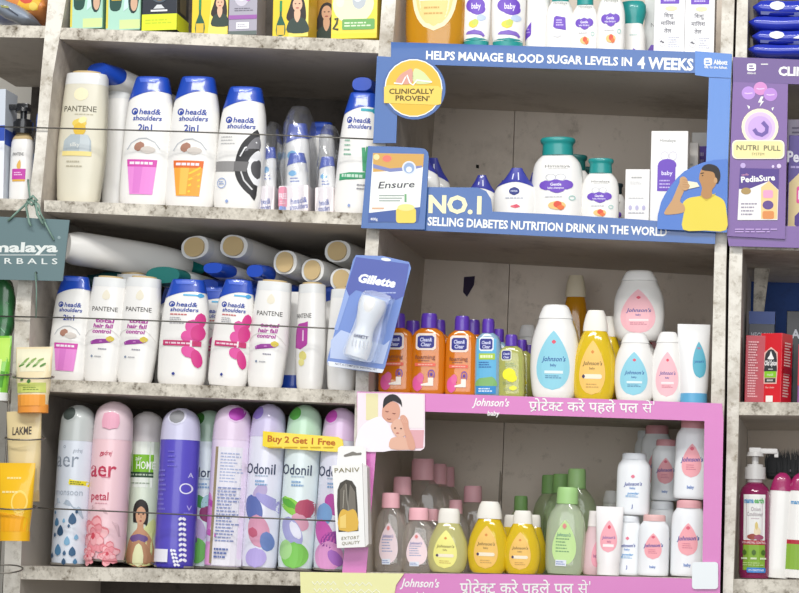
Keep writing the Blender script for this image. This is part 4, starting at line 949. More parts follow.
lying(pantene, 'lying bottle with gold cap tucked beside the hanging blue pack', 341, 279, .07, 46, 18, .2, 14, 0, v='plain', D=.85)
lying(hs, 'lying bottle with dull blue cap below the leftmost gold cap', 213, 268, .065, 58, 20, .2, 16, 0, v='plain', D=.5)
lying(hs, 'lying bottle with bright shiny blue cap pointing to the front', 255, 271, .06, 50, 18, .2, 13.5, 0, v='plain', D=.7)
lying(hs, 'lying bottle with blue cap just above the wider pink flower bottle', 208, 285, .10, 48, 16, .2, 17, 0, v='plain', D=.5)
lying(hs, 'lying bottle with blue cap resting above the second pink flower bottle', 239, 284, .10, 48, 16, .2, 16, 0, v='plain', D=.45)
lying(hs, 'lying bottle with blue cap right behind the third swoosh bottle', 282, 289, .10, 44, 12, .2, 14, 0, v='plain', D=.5)
r = lay('shampoo_bottle', 'big plain white bottle lying across the left end of the middle shelf', 'bottle', (202, 268, .2), (80, 249, .065), .225, G3)
k = Vessel(r, .225, 19*mp(.1), 17*mp(.1), [(0, .8), (.02, .92), (.12, 1), (.55, 1), (.78, .9), (.88, .7), (.92, .4), (1, .36)], 2.3); k.shell('body', 0, .9, WH); k.shell('cap', .9, 1, TEAL, rings=4)
r = lay('shampoo_bottle', 'lying bottle with oval dark teal cap under the big white bottle', 'bottle', (163, 275, .07), (215, 291, .25), .2, G3)
k = Vessel(r, .2, 23*mp(.08), 10*mp(.08), [(0, .85), (.03, .95), (.3, 1), (.7, 1), (.86, .85), (1, .78)], 2.2); k.shell('body', 0, .86, M('e2e6e0', .4)); k.shell('cap', .84, 1, M('1d6b66', .4), off=.0008, rings=4)
r = lay('shampoo_bottle', 'dark teal bottle lying in shade just above the pink almond bottle', 'bottle', (88, 281, .12), (150, 281, .14), .09, G3)
k = Vessel(r, .09, 10*mp(.1), 10*mp(.1), [(0, .85), (.05, 1), (.7, 1), (.85, .7), (1, .6)], 2.2); k.shell('body', 0, .86, M('164a4c', .35, coat=.4)); k.shell('cap', .86, 1, M('123c40', .4), rings=4)

def rose(k, x, y, s):
    for rr, n, ph, sz in ((.36, 6, .3, .30), (.24, 5, .9, .25), (.12, 4, .2, .18)):
        for j in range(n):
            a = ph + 2*math.pi*j/n; cx_, cy_ = x + rr*s*math.cos(a), y + rr*.21*s*math.sin(a)
            k.ell(inkc('e07f88'), cx_, cy_, sz*s, sz*.19*s, rot=math.degrees(a) + 90); k.ell(inkc(('f6bcc0', 'f2adb3', 'ee9aa3')[(j + n) % 3]), cx_ + .02*s, cy_ - .006*s, sz*s*.9, sz*.165*s, rot=math.degrees(a) + 90)
    k.ell(inkc('cf4a5a'), x, y, .1*s, .022*s)
# ---- third shelf: air freshener cans
G4 = 'air freshener cans on the lower left shelf'
CAPW = M('dcdfe2', .3, coat=.3)
r, H = place('spray_can', 'pale blue white air freshener can with raindrop pattern', 'spray can', 69, 79.5, 406, .05, sh['D'], G4)
k = can(r, H, 18.5*mp(.05), M('c2c8c6', .3, coat=.3), M('dbe2ec', .3, coat=.2), .775, inkc('4a5450'), -.28)
k.text(inkc('8d98a6'), 'aer', -.2, .66, .10, 1.35, 0, 0, 0, fit=True); k.ring(inkc('8d98a6'), -.35, .735, .07, .009, .3); k.text(inkc('9aa2ae'), 'godrej', .38, .715, .025, .45, 0, 0, .3); k.poly(inkc('e8dc2a'), [(.0, .50), (.95, .49), (.97, .525), (.05, .535)]); k.lines(inkc('6a6630'), .1, .8, .5, .525, 2, .5)
k.text(inkc('aab4c0'), 'monsoon', .0, .455, .04, 1.5, 0, 0, 0, fit=True); k.line(inkc('aebccb'), [(-.9, .37), (-.6, .40), (0, .39), (.6, .35), (.9, .30)], .03)
R = random.Random(4)
for x, y, s in ((-.55, .255, .15), (-.28, .20, .19), (.35, .275, .2), (-.1, .27, .08), (.15, .14, .16), (-.35, .08, .2), (.45, .075, .17), (-.62, .18, .08), (.05, .07, .09), (.6, .17, .1), (-.75, .05, .1), (.2, .24, .07), (-.7, .32, .07), (.55, .33, .07), (.05, .015, .12), (.62, .02, .1)): k.drop(inkc(R.choice(('3a5f82', '4f7fa4', '2f5070', '7fb0d0'))), x, y - s*.11, y + s*.26, s)
k.flush()
r, H = place('spray_can', 'pink air freshener can with a red rose printed at its foot', 'spray can', 104.5, 115, 407, .05, sh['D'], G4)
k = can(r, H, 20*mp(.05), M('ead2d8', .35, coat=.3), M('f1ccd2', .35, coat=.2), .76)
k.poly(M('e7a8bd', .4), smooth_poly([(-.25, .91), (-.1, .93), (.4, .93), (.55, .90), (.5, .83), (-.25, .83)], 2), off=.002); red = inkc('c23a58')
k.text(red, 'godrej', .0, .675, .03, .6, .01, 0, .3); k.text(red, 'aer', -.12, .575, .10, 1.4, .012, 0, 0, fit=True); k.ring(red, -.18, .665, .09, .011, .35); k.lines(inkc('d98a9c'), -.1, .35, .515, .53, 1, .5); k.text(red, 'petal', -.18, .405, .05, .95, .008); k.lines(inkc('d9a0ac'), -.4, .3, .355, .365, 1, .6)
k.line(inkc('d8b4ba'), [(-.85, .30), (-.5, .34), (.1, .32), (.7, .23), (.9, .16)], .02)
for (x, y, s) in ((-.35, .155, 1.0), (.45, .05, .62), (-.55, .03, .5)):
    rose(k, x, y, s)
k.flush()
r, H = place('spray_can', 'white and green air freshener can showing a woman, set behind the pink can', 'spray can', 141, 148, 415, .10, sh['D'], G4)
k = can(r, H, 18*mp(.1), M('d9d3d2', .4, coat=.2), M('d9e4cf', .35, coat=.2), .80)
k.poly(inkc('e9efe4'), [(-.98, .5), (.98, .5), (.98, .8), (-.98, .8)]); k.rect(inkc('7dbb2a'), -.98, .60, .98, .715); k.text(inkc('f0f4ea'), 'HOME', .28, .645, .05, 1.0, .01, 0, 0, fit=True); k.text(inkc('f0f4ea'), 'air', -.1, .69, .03, .4, .01); k.rect(inkc('2d4a34'), -.98, .565, .98, .60); k.lines(inkc('b9c9b0'), -.8, .8, .575, .59, 1, .7); k.lines(inkc('9fae98'), -.5, .6, .52, .535, 1, .5)
k.poly(inkc('dfe6a0'), smooth_poly([(-.6, .0), (-.55, .12), (-.2, .2), (.3, .22), (.8, .3), (.95, .2), (.95, .0)], 2))
PL = lambda m, p: k.poly(inkc(m), smooth_poly(p, 3)); PL('c99672', [(-.55, .0), (-.5, .14), (-.2, .205), (.0, .23), (.02, .27), (.32, .27), (.34, .23), (.55, .205), (.8, .14), (.85, .0)]); PL('2a2422', [(-.22, .26), (-.28, .36), (-.05, .415), (.35, .415), (.55, .36), (.52, .25), (.4, .27), (.4, .33), (-.08, .33)]); k.ell(inkc('d3a27e'), .17, .315, .28, .06); k.ell(inkc('4a302a'), .06, .325, .06, .006); k.ell(inkc('4a302a'), .3, .325, .06, .006); k.ell(inkc('a85048'), .18, .28, .09, .006); k.line(inkc('6a3a30'), [(.18, .32), (.2, .30)], .003); k.ell(inkc('6f5690'), .1, .165, .5, .03); k.poly(inkc('b98a68'), smooth_poly([(-.5, .0), (-.45, .1), (-.1, .15), (.35, .15), (.7, .09), (.75, .0)], 2)); k.poly(inkc('e6e8b8'), smooth_poly([(-.2, .0), (-.05, .12), (.3, .12), (.4, .0)], 2)); k.flush()
r, H = place('spray_can', 'violet air freshener can with white lavender sprig and pale cap', 'spray can', 174, 182, 409, .05, sh['D'], G4)
k = can(r, H, 20*mp(.05), M('cfcde6', .3, coat=.3), M('5a4fc0', .35, coat=.3), .80, inkc('8f8f92'), .0, M('e0dff0', .35))
k.ring(inkc('e6e4f6'), .63, .495, .28, .034, .22); k.text(inkc('c9c6ec'), 'A', .8, .58, .03, .2); k.text(inkc('b9b4ea'), 'V', .8, .375, .03, .2); k.lines(inkc('8f88dc'), .6, .95, .33, .35, 1, .6); k.lines(inkc('7f78d4'), -.8, -.3, .35, .62, 9, .4); k.lines(inkc('7a72d0'), -.3, .2, .62, .74, 4, .25); k.rect(inkc('ecebf2'), -.9, .035, -.05, .115); k.rect(inkc('4238a8'), -.96, .0, .96, .022)
for i in range(9):
    for s in (-1, 1): k.ell(inkc('efeef8'), .66 + s*.08 - .012*i, .05 + .032*i, .075, .014, rot=s*35)
for i in range(5):
    for s in (-1, 1): k.ell(inkc('efeef8'), .42 + s*.07 - .05*i, .02 + .022*i, .065, .012, rot=s*30 + 25)
k.flush()
fl = lambda *a: a
r, H = place('spray_can', 'green capped flower print can squeezed behind the violet can', 'spray can', 203.5, 210, 411, .10, sh['D'], G4)
odonil(r, H, 18.5*mp(.1), M('a9c4ae', .3, coat=.3), inkc('2f6a26'), -.42, M('dfe9ec', .35, coat=.2), [('4f9a5a', -.1, .42, .3, .08, 60), ('a9cfd6', .5, .40, .5, .07, 0), ('8f2f6a', .35, .34, .4, .055, 40), ('c8b0d8', -.1, .24, .4, .08, 20), ('6fba5a', -.1, .11, .5, .08, 0), ('7a4aa0', -.4, .2, .2, .05, 30)], .0)
r, H = place('spray_can', 'pinkish white can turned to its printed text panel, with magenta nozzle', 'spray can', 224, 234, 406, .05, sh['D'], G4)
k = can(r, H, 19.5*mp(.05), M('e2cfe4', .3, coat=.3), M('ecdcf0', .35, coat=.2), .785, inkc('b03fae'), .38, M('e6c6e8', .35))
k.ell(inkc('e08fd0'), -.85, .33, .3, .13); k.ell(inkc('c04fb0'), -.8, .40, .16, .07, rot=60); k.ell(inkc('cf5fbc'), -.78, .22, .16, .08, rot=70); k.rect(inkc('f0a8dc'), -.98, .02, -.5, .16); k.rect(inkc('e9e6ee'), -.42, .02, .96, .74); k.line(inkc('9f8f70'), [(-.5, .03), (-.5, .74)], .02)
k.lines(inkc('b0b9d8'), -.25, .85, .52, .71, 10, .4, 5); k.lines(inkc('8c97c2'), -.3, .85, .16, .50, 17, .42, 9); k.lines(inkc('5f6fa8'), -.3, .6, .06, .13, 3, .5, 2); k.flush()
OG = [('lavender capped flower print can under the yellow offer sticker', 259, 270, 405, 'cdc4e4', '8f78c8', -.5, 'e4e4f2', [('b9a9d0', .0, .46, .35, .06, -30), ('5f6fb0', -.3, .36, .5, .09, 20), ('a59fd8', .65, .40, .3, .11, 60), ('d99ab4', .05, .23, .6, .10, 15), ('c05f7a', -.25, .22, .25, .035, 40), ('6f86c0', .55, .17, .35, .06, 10), ('b6a6e0', .0, .07, .6, .06, 10)]),
      ('pale green capped flower print can under the middle of the yellow offer sticker', 295, 306, 406, 'bfe0c4', '58a848', -.42, 'e0ecec', [('8fce4f', -.2, .38, .4, .10, 60), ('5fae3f', -.4, .40, .2, .06, 60), ('b5506a', .55, .37, .55, .06, 50), ('d9a0b4', .3, .29, .4, .06, 40), ('a8a8d8', -.1, .23, .5, .10, 30), ('e6e6f4', .1, .24, .25, .06, 30), ('7fc85a', .1, .09, .75, .08, 10), ('a9d890', -.4, .12, .4, .06, 0)]),
      ('pink capped flower print can at the end of row beside the brush box', 330.5, 342, 409, 'dcc0e0', 'c44fb4', -.42, 'e2e2f0', [('c050a8', .2, .40, .5, .08, 40), ('7fa8d8', -.4, .34, .5, .07, 0), ('d060b4', -.3, .22, .5, .10, 30), ('8f3f9a', .2, .19, .7, .05, 20), ('e69fd4', .0, .09, .8, .09, 0), ('b070c8', .4, .08, .3, .06, 40)])]
for lab, cb, ct, top, cp, hole, hx, body, bl_ in OG:
    r, H = place('spray_can', lab, 'spray can', cb, ct, top, .05, sh['D'], G4)
    odonil(r, H, 17.7*mp(.05), M(cp, .25, coat=.5), inkc(hole), hx, M(body, .3, coat=.3), bl_, -.05)
# yellow sticker over the bundled cans
stk = empty('offer_sticker', P(302, 442, .018), 'yellow sticker reading Buy 2 Get 1 Free across three flower print cans', 'sticker')
slab('sticker', rrect(0, 0, 1, 1, .1) and [(263, 431), (268, 431.5), (338, 437), (342.5, 439.5), (343.5, 445), (341, 451), (336, 452), (268, 447.5), (262.5, 446)], .0195, .001, M('f2d61c', .3, coat=.4), stk)
c = Card(stk, .0195); c.text(M('c06a14', .5), 'Buy 2 Get 1 Free', 301.5, 440.4, 6, 68, .03, 3.4, fit=True); c.lines(M('cfa818', .5), 268, 338, 446, 449, 1, .5); c.flush('sticker_print')
# ================================================================== RIGHT HAND BAYS
R0 = 'baby care items on the top right shelf'
r, H = place('shampoo_bottle', 'large amber shampoo bottle with cream oval label on the top shelf', 'bottle', 435, 438, -92, .045, sh['RA'], R0)
k = Vessel(r, H, 30.5*mp(.055), 16*mp(.055), [(0, .84), (.03, .92), (.15, .99), (.3, 1), (.5, .95), (.66, .75), (.76, .55), (1, .42)], 2.3); k.shell('body', 0, .77, M('dc9c14', .15, .35, coat=.6)); k.shell('cap', .77, 1, M('eeeae0', .45), off=.001, rings=4); k.start()
k.drop(inkc('f3e3b8'), .03, .12, .9, .74); k.drop(inkc('f0cf86'), .03, .15, .86, .62); k.rr(inkc('f6efe0'), -.5, .33, .55, .38, .05); k.ell(inkc('4a3a5a'), -.46, .355, .05, .02); k.lines(inkc('caa25a'), -.3, .35, .22, .30, 2, .3); k.flush()
def hang_tube(lab, cx, hw, yaw=0):
    r, H = place('baby_cream_tube', lab, 'tube', cx, cx + 3, -62, .045, sh['RA'], R0, yaw)
    k = squeeze(r, H, hw*mp(.045), WH, TEAL, .10, .55); 
    k.ell(PURP, -.05, .41, .62, .07); k.ell(PURP, .1, .375, .5, .05); k.text(inkc('e9e4f4'), 'baby', 0, .405, .05, .6, .02); k.ell(inkc('b9c9e0'), .35, .30, .3, .03); k.ell(inkc('ead24a'), -.15, .245, .3, .035); k.ell(inkc('c8d05a'), -.02, .26, .22, .03, rot=40); k.poly(inkc('7f62bc'), smooth_poly([(-.62, .155), (-.4, .19), (.3, .19), (.62, .14), (.5, .13), (.3, .155), (-.4, .155)], 2)); k.poly(TEAL, smooth_poly([(-.8, .10), (-.5, .12), (0, .128), (.5, .12), (.8, .10)], 2)); k.flush(); return k
hang_tube('white baby cream tube on a teal cap, next to the large amber bottle', 476, 15.5)
hang_tube('white baby cream tube turned aside with its teal cap half hidden', 507.5, 18.5, 16)
r, H = place('talc_bottle', 'plain white bottle with purple ribbon print beside the two cream tubes', 'bottle', 537, 539, -40, .06, sh['RA'], R0, -20)
k = powder(r, H, 12*mp(.06), 'none', .8, TEAL) if 0 else Vessel(r, H, 12*mp(.06), 9*mp(.06), [(0, .92), (.02, .99), (.05, 1), (.75, 1), (.85, .9), (1, .7)], 2.5)
k.shell('body', 0, .86, WH); k.shell('cap', .86, 1, TEAL, off=.0005, rings=4); k.poly(PURP, [(-.95, .26), (-.2, .36), (-.2, .22), (-.55, .2), (-.95, .16)]); k.lines(inkc('b9aadc'), -.7, -.3, .24, .3, 2, .4); k.flush()
std(himbaby, 'baby_wash_bottle', 'white baby wash bottle with square purple patch on the top shelf', 'bottle', 559, 561, -24, 14, .05, 'RA', R0, v='patch', cap_t=.70)
std(himbaby, 'baby_wash_bottle', 'smaller white bottle with purple oval just right of the square patch bottle', 'bottle', 584.5, 585.5, -19, 13.5, .05, 'RA', R0, cap_t=.70)
std(himbaby, 'baby_wash_bottle', 'white bottle with purple oval and yellow crown beside the open teal cap', 'bottle', 610.5, 611.5, -28, 14, .045, 'RA', R0, cap_t=.72)
r, H = place('baby_wash_bottle', 'white bottle with big shiny teal cap behind the crown print bottle', 'bottle', 633, 633, 1, .085, sh['RA'], R0)
k = Vessel(r, H, 12.5*mp(.085), 9*mp(.085), [(0, .9), (.03, 1), (.45, 1), (.6, .85), (.68, .7), (1, .7)], 2.3); k.shell('body', 0, .66, WH); c = Vessel(r, H, 13*mp(.085), 9*mp(.085), [(0, .72), (.62, .74), (.85, 1), (.95, .98), (1, .8)], 2.1); c.shell('cap', .62, 1, TEAL, rings=8); k.start(); k.lines(inkc('9fc4be'), -.2, .4, .44, .46, 1, .6); k.poly(PURP, [(-.1, 0), (.35, 0), (.35, .2), (.1, .24), (-.1, .18)]); k.flush()
k = carton('narrow white carton set back beside the two Hindi massage oil boxes', 645, 660, -10, .10, .05, 'RA', 'd9dbd8', R0); k.text(inkc('8a8a88'), 'N', .1, .55, .05, .6, 0); k.poly(PURP, [(-.45, .0), (.5, .0), (.5, .3), (-.1, .3), (-.45, .24)]); k.flush('printed_panel')
for x0, x1, lab in ((655, 684.5, 'white Hindi baby massage oil box, left one of the pair on the top shelf'), (685.5, 714, 'white Hindi baby massage oil box standing next to the right post')):
    k = carton(lab, x0, x1, -58, .03, .05, 'RA', 'efeeee', R0)
    k.rect(PURP, -.62, .465, .62, .70); k.lines(inkc('c9b9ea'), -.4, .4, .48, .53, 2, .5); k.ell(inkc('e9e0b0'), .1, .425, .4, .02)
    gr = inkc('7c7c84')
    for s, y in (('िशशु', .365), ('मािलश', .30), ('तेल', .235)): k.text(gr, s, -.1 if y != .365 else -.05, y, .033, .95 if y != .235 else .5, .012)
    k.ring(inkc('a9a9b0'), -.45, .14, .24, .037, .08); k.line(inkc('6a6a72'), [(-.58, .14), (-.48, .15), (-.42, .135), (-.32, .14)], .012); k.lines(inkc('c4c6d4'), -.05, .75, .09, .19, 5, .35); k.flush('printed_panel')
# ---- bay inside the blue frame
R1 = 'baby care items behind the blue frame'
def nivea(lab, cx, hw, Y, top, lab_on=True):
    r, H = place('body_milk_bottle', lab, 'bottle', cx, cx + 2, top, Y, sh['RB'], R1)
    k = Vessel(r, H, hw*mp(Y), hw*mp(Y)*.5, [(0, .82), (.02, .88), (.2, .98), (.4, 1), (.55, .97), (.68, .82), (.78, .58), (.88, .40), (1, .22)], 2.3); k.shell('body', 0, .74, WH); k.shell('cap', .66, 1, M('3a3f9c', .35, coat=.4), off=.0006, rings=10, low=lambda u: .74 - .10*u*u, bot=False); k.start()
    k.line(inkc('d9dcf0'), [(-.16, .76), (-.1, .95)], .02); k.line(inkc('d9dcf0'), [(.14, .76), (.08, .95)], .02)
    if lab_on: k.ell(inkc('23307c'), -.02, .565, .24, .075); k.text(inkc('c9cee8'), 'NIVEA', -.02, .565, .03, .36, .02); k.lines(inkc('b9bcc6'), -.4, .45, .42, .46, 1, .6); k.ell(inkc('e2707a'), .05, .29, .22, .03); k.ell(inkc('d9506a'), .1, .3, .12, .03)
    k.flush(); return k
nivea('white blue capped bottle mostly hidden behind the nutrition drink card', 417, 22, .05, 150, False)
nivea('white blue capped bottle second in line behind the nutrition drink card', 431, 19, .12, 158, False)
nivea('white body milk bottle with blue tip above the NO.1 lettering', 480, 17, .10, 175)
nivea('small dark blue capped bottle in shadow between two body milk bottles', 503, 12, .17, 180, False)
nivea('white body milk bottle with round navy emblem in the middle of blue frame', 515, 22, .05, 168)
nivea('blue capped bottle tucked behind the round navy emblem bottle', 533, 11, .13, 172, False)
std(himbaby, 'baby_wash_bottle', 'largest white bottle with flared teal cap and purple oval behind blue frame', 'bottle', 557, 558, 139, 25.5, .055, 'RB', R1, cap_t=.81)
DT = M('14605c', .4)
std(himbaby, 'baby_wash_bottle', 'dark teal capped bottle directly behind the largest teal capped bottle', 'bottle', 572, 575, 155, 18, .15, 'RB', R1, cap=DT)
std(himbaby, 'baby_wash_bottle', 'dark teal capped bottle deepest in the row between the two front teal bottles', 'bottle', 584, 587, 167, 15, .235, 'RB', R1, cap=DT)
std(himbaby, 'baby_wash_bottle', 'smaller white bottle with flared teal cap standing before the small carton', 'bottle', 599.5, 601, 159, 18.5, .055, 'RB', R1, cap_t=.80)
std(himbaby, 'baby_wash_bottle', 'bottle with near black cap showing beside the smaller teal capped bottle', 'bottle', 613, 615, 183, 12, .17, 'RB', R1, cap=M('1f2f34', .4))
k = carton('short white carton beside the smaller teal capped bottle', 626, 649.5, 170, .035, .045, 'RB', 'e9e7e4', R1); k.lines(inkc('a9a9a6'), -.5, .4, .84, .88, 1, .6); k.lines(inkc('c0c0be'), -.6, .4, .74, .80, 2, .3); k.lines(inkc('c0c0be'), -.7, .6, .5, .54, 1, .3)
for x in (-.55, 0, .55): k.ell(inkc('b9b4d4'), x, .36, .14, .04)
k.lines(inkc('a8a8b0'), -.7, .7, .26, .29, 1, .5); k.lines(inkc('a8b0a8'), -.6, .2, .12, .16, 1, .5); k.flush('printed_panel')
k = carton('tall white carton with purple block behind the drinking man card', 651, 686.5, 132, .04, .05, 'RB', 'efedea', R1); k.text(inkc('9a9a96'), 'Himalaya', -.1, .905, .03, 1.2, .005)
for x in (-.25, .2): k.ring(inkc('c4c0d0'), x, .75, .22, .045, .12)
k.rect(PURP, -.62, .40, .35, .66); k.ell(PURP, -.1, .66, .5, .06); k.text(inkc('e6e0f4'), 'baby', -.1, .58, .04, .7, .02); k.lines(inkc('c9bbe8'), -.5, .25, .42, .52, 3, .4); k.flush('printed_panel')
k = carton('grey carton edge showing just behind the tall purple block carton', 684, 697, 143, .12, .04, 'RB', 'cfcac4', R1); k.lines(inkc('9a9894'), -.5, .5, .7, .8, 2, .4); k.flush('printed_panel')
k = carton('purple and white carton at the back beside the blue side strip', 691, 712, 133, .20, .05, 'RB', 'd2cec8', R1); k.rect(PURP, -.9, .62, .6, .88); k.lines(inkc('c9bbe8'), -.7, .4, .66, .84, 3, .5); k.flush('printed_panel')
# ---- middle right bay
R2 = 'face washes and lotions above the pink frame'
ORG = M('ec860c', .12, .30, coat=.6)
CP = 'face wash bottles with purple caps'
for cx, lab in ((395.5, 'orange face wash with purple cap partly hidden by the hanging blue pack'), (427.5, 'orange face wash with purple cap, middle one of the three'), (460.5, 'orange face wash with purple cap standing beside the sky blue one')):
    std(cleanser, 'face_wash_bottle', lab, 'bottle', cx, cx + 2, 313.5 if cx < 450 else 316, 17.3 if cx < 450 else 15.8, .045, 'RC', CP, liquid=ORG)
for cx, top, Y, hw, lab in ((412, 321, .15, 15, 'face wash with purple cap behind the left and middle orange bottles'), (438, 320, .14, 14, 'face wash with purple cap directly behind the middle orange bottle'), (472, 320, .15, 15, 'face wash with dark purple cap behind the gap before the sky blue bottle')):
    std(cleanser, 'face_wash_bottle', lab, 'bottle', cx, cx + 1, top, hw, Y, 'RC', CP, liquid=ORG)
std(cleanser, 'face_wash_bottle', 'sky blue face wash bottle with purple cap', 'bottle', 487.5, 488.5, 319, 13, .045, 'RC', CP, liquid=M('9fc4dc', .15, .3, coat=.6), v='blue', D=.6)
std(cleanser, 'face_wash_bottle', 'blue face wash with purple cap right behind the sky blue one', 'bottle', 498, 499, 329, 11, .13, 'RC', CP, liquid=M('9fc4dc', .15, .3, coat=.6), v='blue', D=.6)
YG = M('d6d878', .15, .45, coat=.6)
std(cleanser, 'face_wash_bottle', 'pale yellow face wash with purple cap in front', 'bottle', 511.5, 511.5, 335, 13, .045, 'RC', CP, liquid=YG, v='yellow', D=.6)
std(cleanser, 'face_wash_bottle', 'pale yellow face wash with purple cap second behind the front yellow one', 'bottle', 522, 522, 340, 11, .12, 'RC', CP, liquid=YG, v='yellow', D=.6)
std(cleanser, 'face_wash_bottle', 'pale yellow face wash with purple cap nearest the big blue drop lotion', 'bottle', 529, 529, 345, 10, .185, 'RC', CP, liquid=YG, v='yellow', D=.6)
std(lotion, 'lotion_bottle', 'white capped bottle at the back above the yellow face washes', 'bottle', 527, 528, 325, 13, .27, 'RC', R2, v='pink')
std(lotion, 'lotion_bottle', 'big white lotion bottle with blue drop label beside the yellow face washes', 'bottle', 553.5, 556, 305, 23.5, .05, 'RC', R2, v='blue')
AMB = M('e09c10', .12, .35, coat=.6); AMB2 = M('f9d624', .1, .30, coat=.6)
std(babyshampoo, 'shampoo_bottle', 'amber bottle with beige cap standing at the back wall of the middle right shelf', 'bottle', 574, 576, 275, 17, .28, 'RC', R2, liquid=AMB, cap=M('d9cdb2', .5), cap_t=.84, capw=(.6, .44))
std(babyshampoo, 'shampoo_bottle', 'yellow baby shampoo bottle with white cap beside the big blue drop lotion', 'bottle', 593.5, 596, 310, 21.5, .05, 'RC', R2, liquid=AMB2)
std(babyshampoo, 'shampoo_bottle', 'yellow baby shampoo bottle tucked behind the front yellow one', 'bottle', 606, 608, 316, 17, .125, 'RC', R2, liquid=AMB2)
b = std(lotion, 'lotion_bottle', 'lotion bottle hidden low between the two small lotions, carrying the top one', 'bottle', 641, 641, 343, 19, .125, 'RC', R2, v='pink')
std(lotion, 'lotion_bottle', 'white lotion bottle with pink drop label standing raised on another bottle', 'bottle', 638.5, 639.5, 272, 24.5, .115, None, R2, on=(b.root, b.zt), v='pink')
std(lotion, 'lotion_bottle', 'grey shaded lotion bottle behind the raised pink drop bottle', 'bottle', 650, 652, 302, 16, .2, 'RC', R2, v='pink')
std(lotion, 'lotion_bottle', 'small white lotion bottle with blue drop label below the raised pink one', 'bottle', 634, 635.5, 333, 19.3, .045, 'RC', R2, v='blue')
std(lotion, 'lotion_bottle', 'small white lotion bottle with pink drop label beside the cream tube', 'bottle', 667, 668.5, 332, 15.8, .045, 'RC', R2, v='pink')
r, H = place('baby_cream_tube', 'white cream tube with blue drop and blue cap near the right post', 'tube', 693.5, 694, 324, .045, sh['RC'], R2, 14)
k = squeeze(r, H, 15.8*mp(.045), M('e9e9e8', .35, coat=.3), M('5fa8d0', .35), .13, .7, lip=.84); k.drop(inkc('5fb0c6'), .25, .32, .78, .42); k.text(inkc('2c5aa0'), "Johnson's", .22, .53, .035, .6, .01, 4, .2); k.text(inkc('d4506a'), 'baby', .25, .7, .03, .2); k.flush()
# ---- bay inside the pink frame
R3 = 'baby oils and shampoos inside the pink frame'
PK = M('efb6be', .45); PKD = M('d48a96', .5)
for lab, cb, ct, top, hw, Y, dr in (('clear baby oil bottle with pink cap, frontmost beside the pink side strip', 389.5, 391, 493, 15.3, .05, 'ead6da'), ('clear baby oil bottle with pink cap beside the pale yellow shampoo', 418, 419, 508, 17, .05, 'f0dade')):
    std(oil, 'baby_oil_bottle', lab, 'bottle', cb, ct, top, hw, Y, 'RD', R3, cap=PK, drop=dr, capw=.58)
for lab, cb, ct, top, hw, Y in (('clear baby oil bottle with pink cap behind the small front pair', 431, 432, 509, 13, .115), ('clear baby oil bottle with pink cap third in line toward the pale yellow shampoo', 441, 442, 510, 12, .18), ('tallish clear oil bottle with pink cap rising between the front pair', 401.5, 402.5, 477, 19, .125), ('largest clear oil bottle with wide pink cap at upper left of the pink frame', 422, 423, 459, 24, .20),
                                ('clear oil bottle with pink cap in line behind the largest oil bottle', 437, 438, 464, 19, .265), ('smallest looking pink capped bottle at the end of the large oil line', 446, 447, 467, 16, .315), ('clear oil bottle with pink cap hidden behind the pale yellow shampoo', 455, 456, 500, 14, .16), ('clear oil bottle with wide pink cap deep behind the big yellow shampoo', 472, 473, 486, 19, .25)):
    std(oil, 'baby_oil_bottle', lab, 'bottle', cb, ct, top, hw, Y, 'RD', R3, cap=PK, drop=None, lab=False)
PY = M('e6e29a', .1, .4, coat=.6)
def wide(cap): return dict(cap=cap)
std(babyshampoo, 'shampoo_bottle', 'pale yellow baby shampoo bottle with short white cap and yellow drop label', 'bottle', 447, 449.5, 509, 20, .045, 'RD', R3, liquid=PY, drop='f0ec8a', cap_t=.77, capw=(.54, .5))
std(babyshampoo, 'shampoo_bottle', 'bigger golden shampoo bottle with tapered white cap inside the pink frame', 'bottle', 487.5, 490, 502, 20, .045, 'RD', R3, liquid=AMB2, cap_t=.76, capw=(.62, .46))
std(babyshampoo, 'shampoo_bottle', 'smaller golden shampoo bottle with white cap beside the bigger golden one', 'bottle', 521.5, 523, 511, 18, .045, 'RD', R3, liquid=AMB2, cap_t=.79, capw=(.52, .46))
std(babyshampoo, 'shampoo_bottle', 'white capped golden bottle peeping out left behind the smaller golden one', 'bottle', 510, 511, 515, 13, .115, 'RD', R3, liquid=AMB2, cap_t=.79, capw=(.52, .48))
std(babyshampoo, 'shampoo_bottle', 'white capped golden bottle peeping out right behind the smaller golden one', 'bottle', 533, 534, 515, 13, .115, 'RD', R3, liquid=AMB2, cap_t=.79, capw=(.52, .48))
GC = M('a4cf86', .4); GCD = M('86b46a', .5); GOIL = film('eaf6dc', .10, .1, .14)
std(oil, 'baby_oil_bottle', 'bottle with olive green cap at the back above the smaller golden shampoo', 'bottle', 520, 521, 496, 14, .22, 'RD', R3, cap=GCD, lab=False, oilm=GOIL)
std(oil, 'baby_oil_bottle', 'pale green oil bottle with green cap and leaf green drop label in front', 'bottle', 564, 568, 488, 19, .05, 'RD', R3, cap=GC, drop='c3e39a', capw=.55, oilm=film('f0f9e2', .10, .1, .34))
std(oil, 'baby_oil_bottle', 'taller green capped oil bottle right behind the front green one', 'bottle', 575, 577, 469, 21, .125, 'RD', R3, cap=GC, lab=False, capw=.42, oilm=GOIL)
std(oil, 'baby_oil_bottle', 'green capped oil bottle in the middle of the receding green row', 'bottle', 560, 561, 474, 17, .20, 'RD', R3, cap=GCD, lab=False, oilm=GOIL)
std(oil, 'baby_oil_bottle', 'green capped oil bottle at the far left end of the receding green row', 'bottle', 549, 550, 475, 17, .27, 'RD', R3, cap=GCD, lab=False, oilm=GOIL)
r, H = place('lotion_bottle', 'pale pink lotion bottle with slim white cap beside the green oil bottle', 'bottle', 592, 595, 512, .06, sh['RD'], R3)
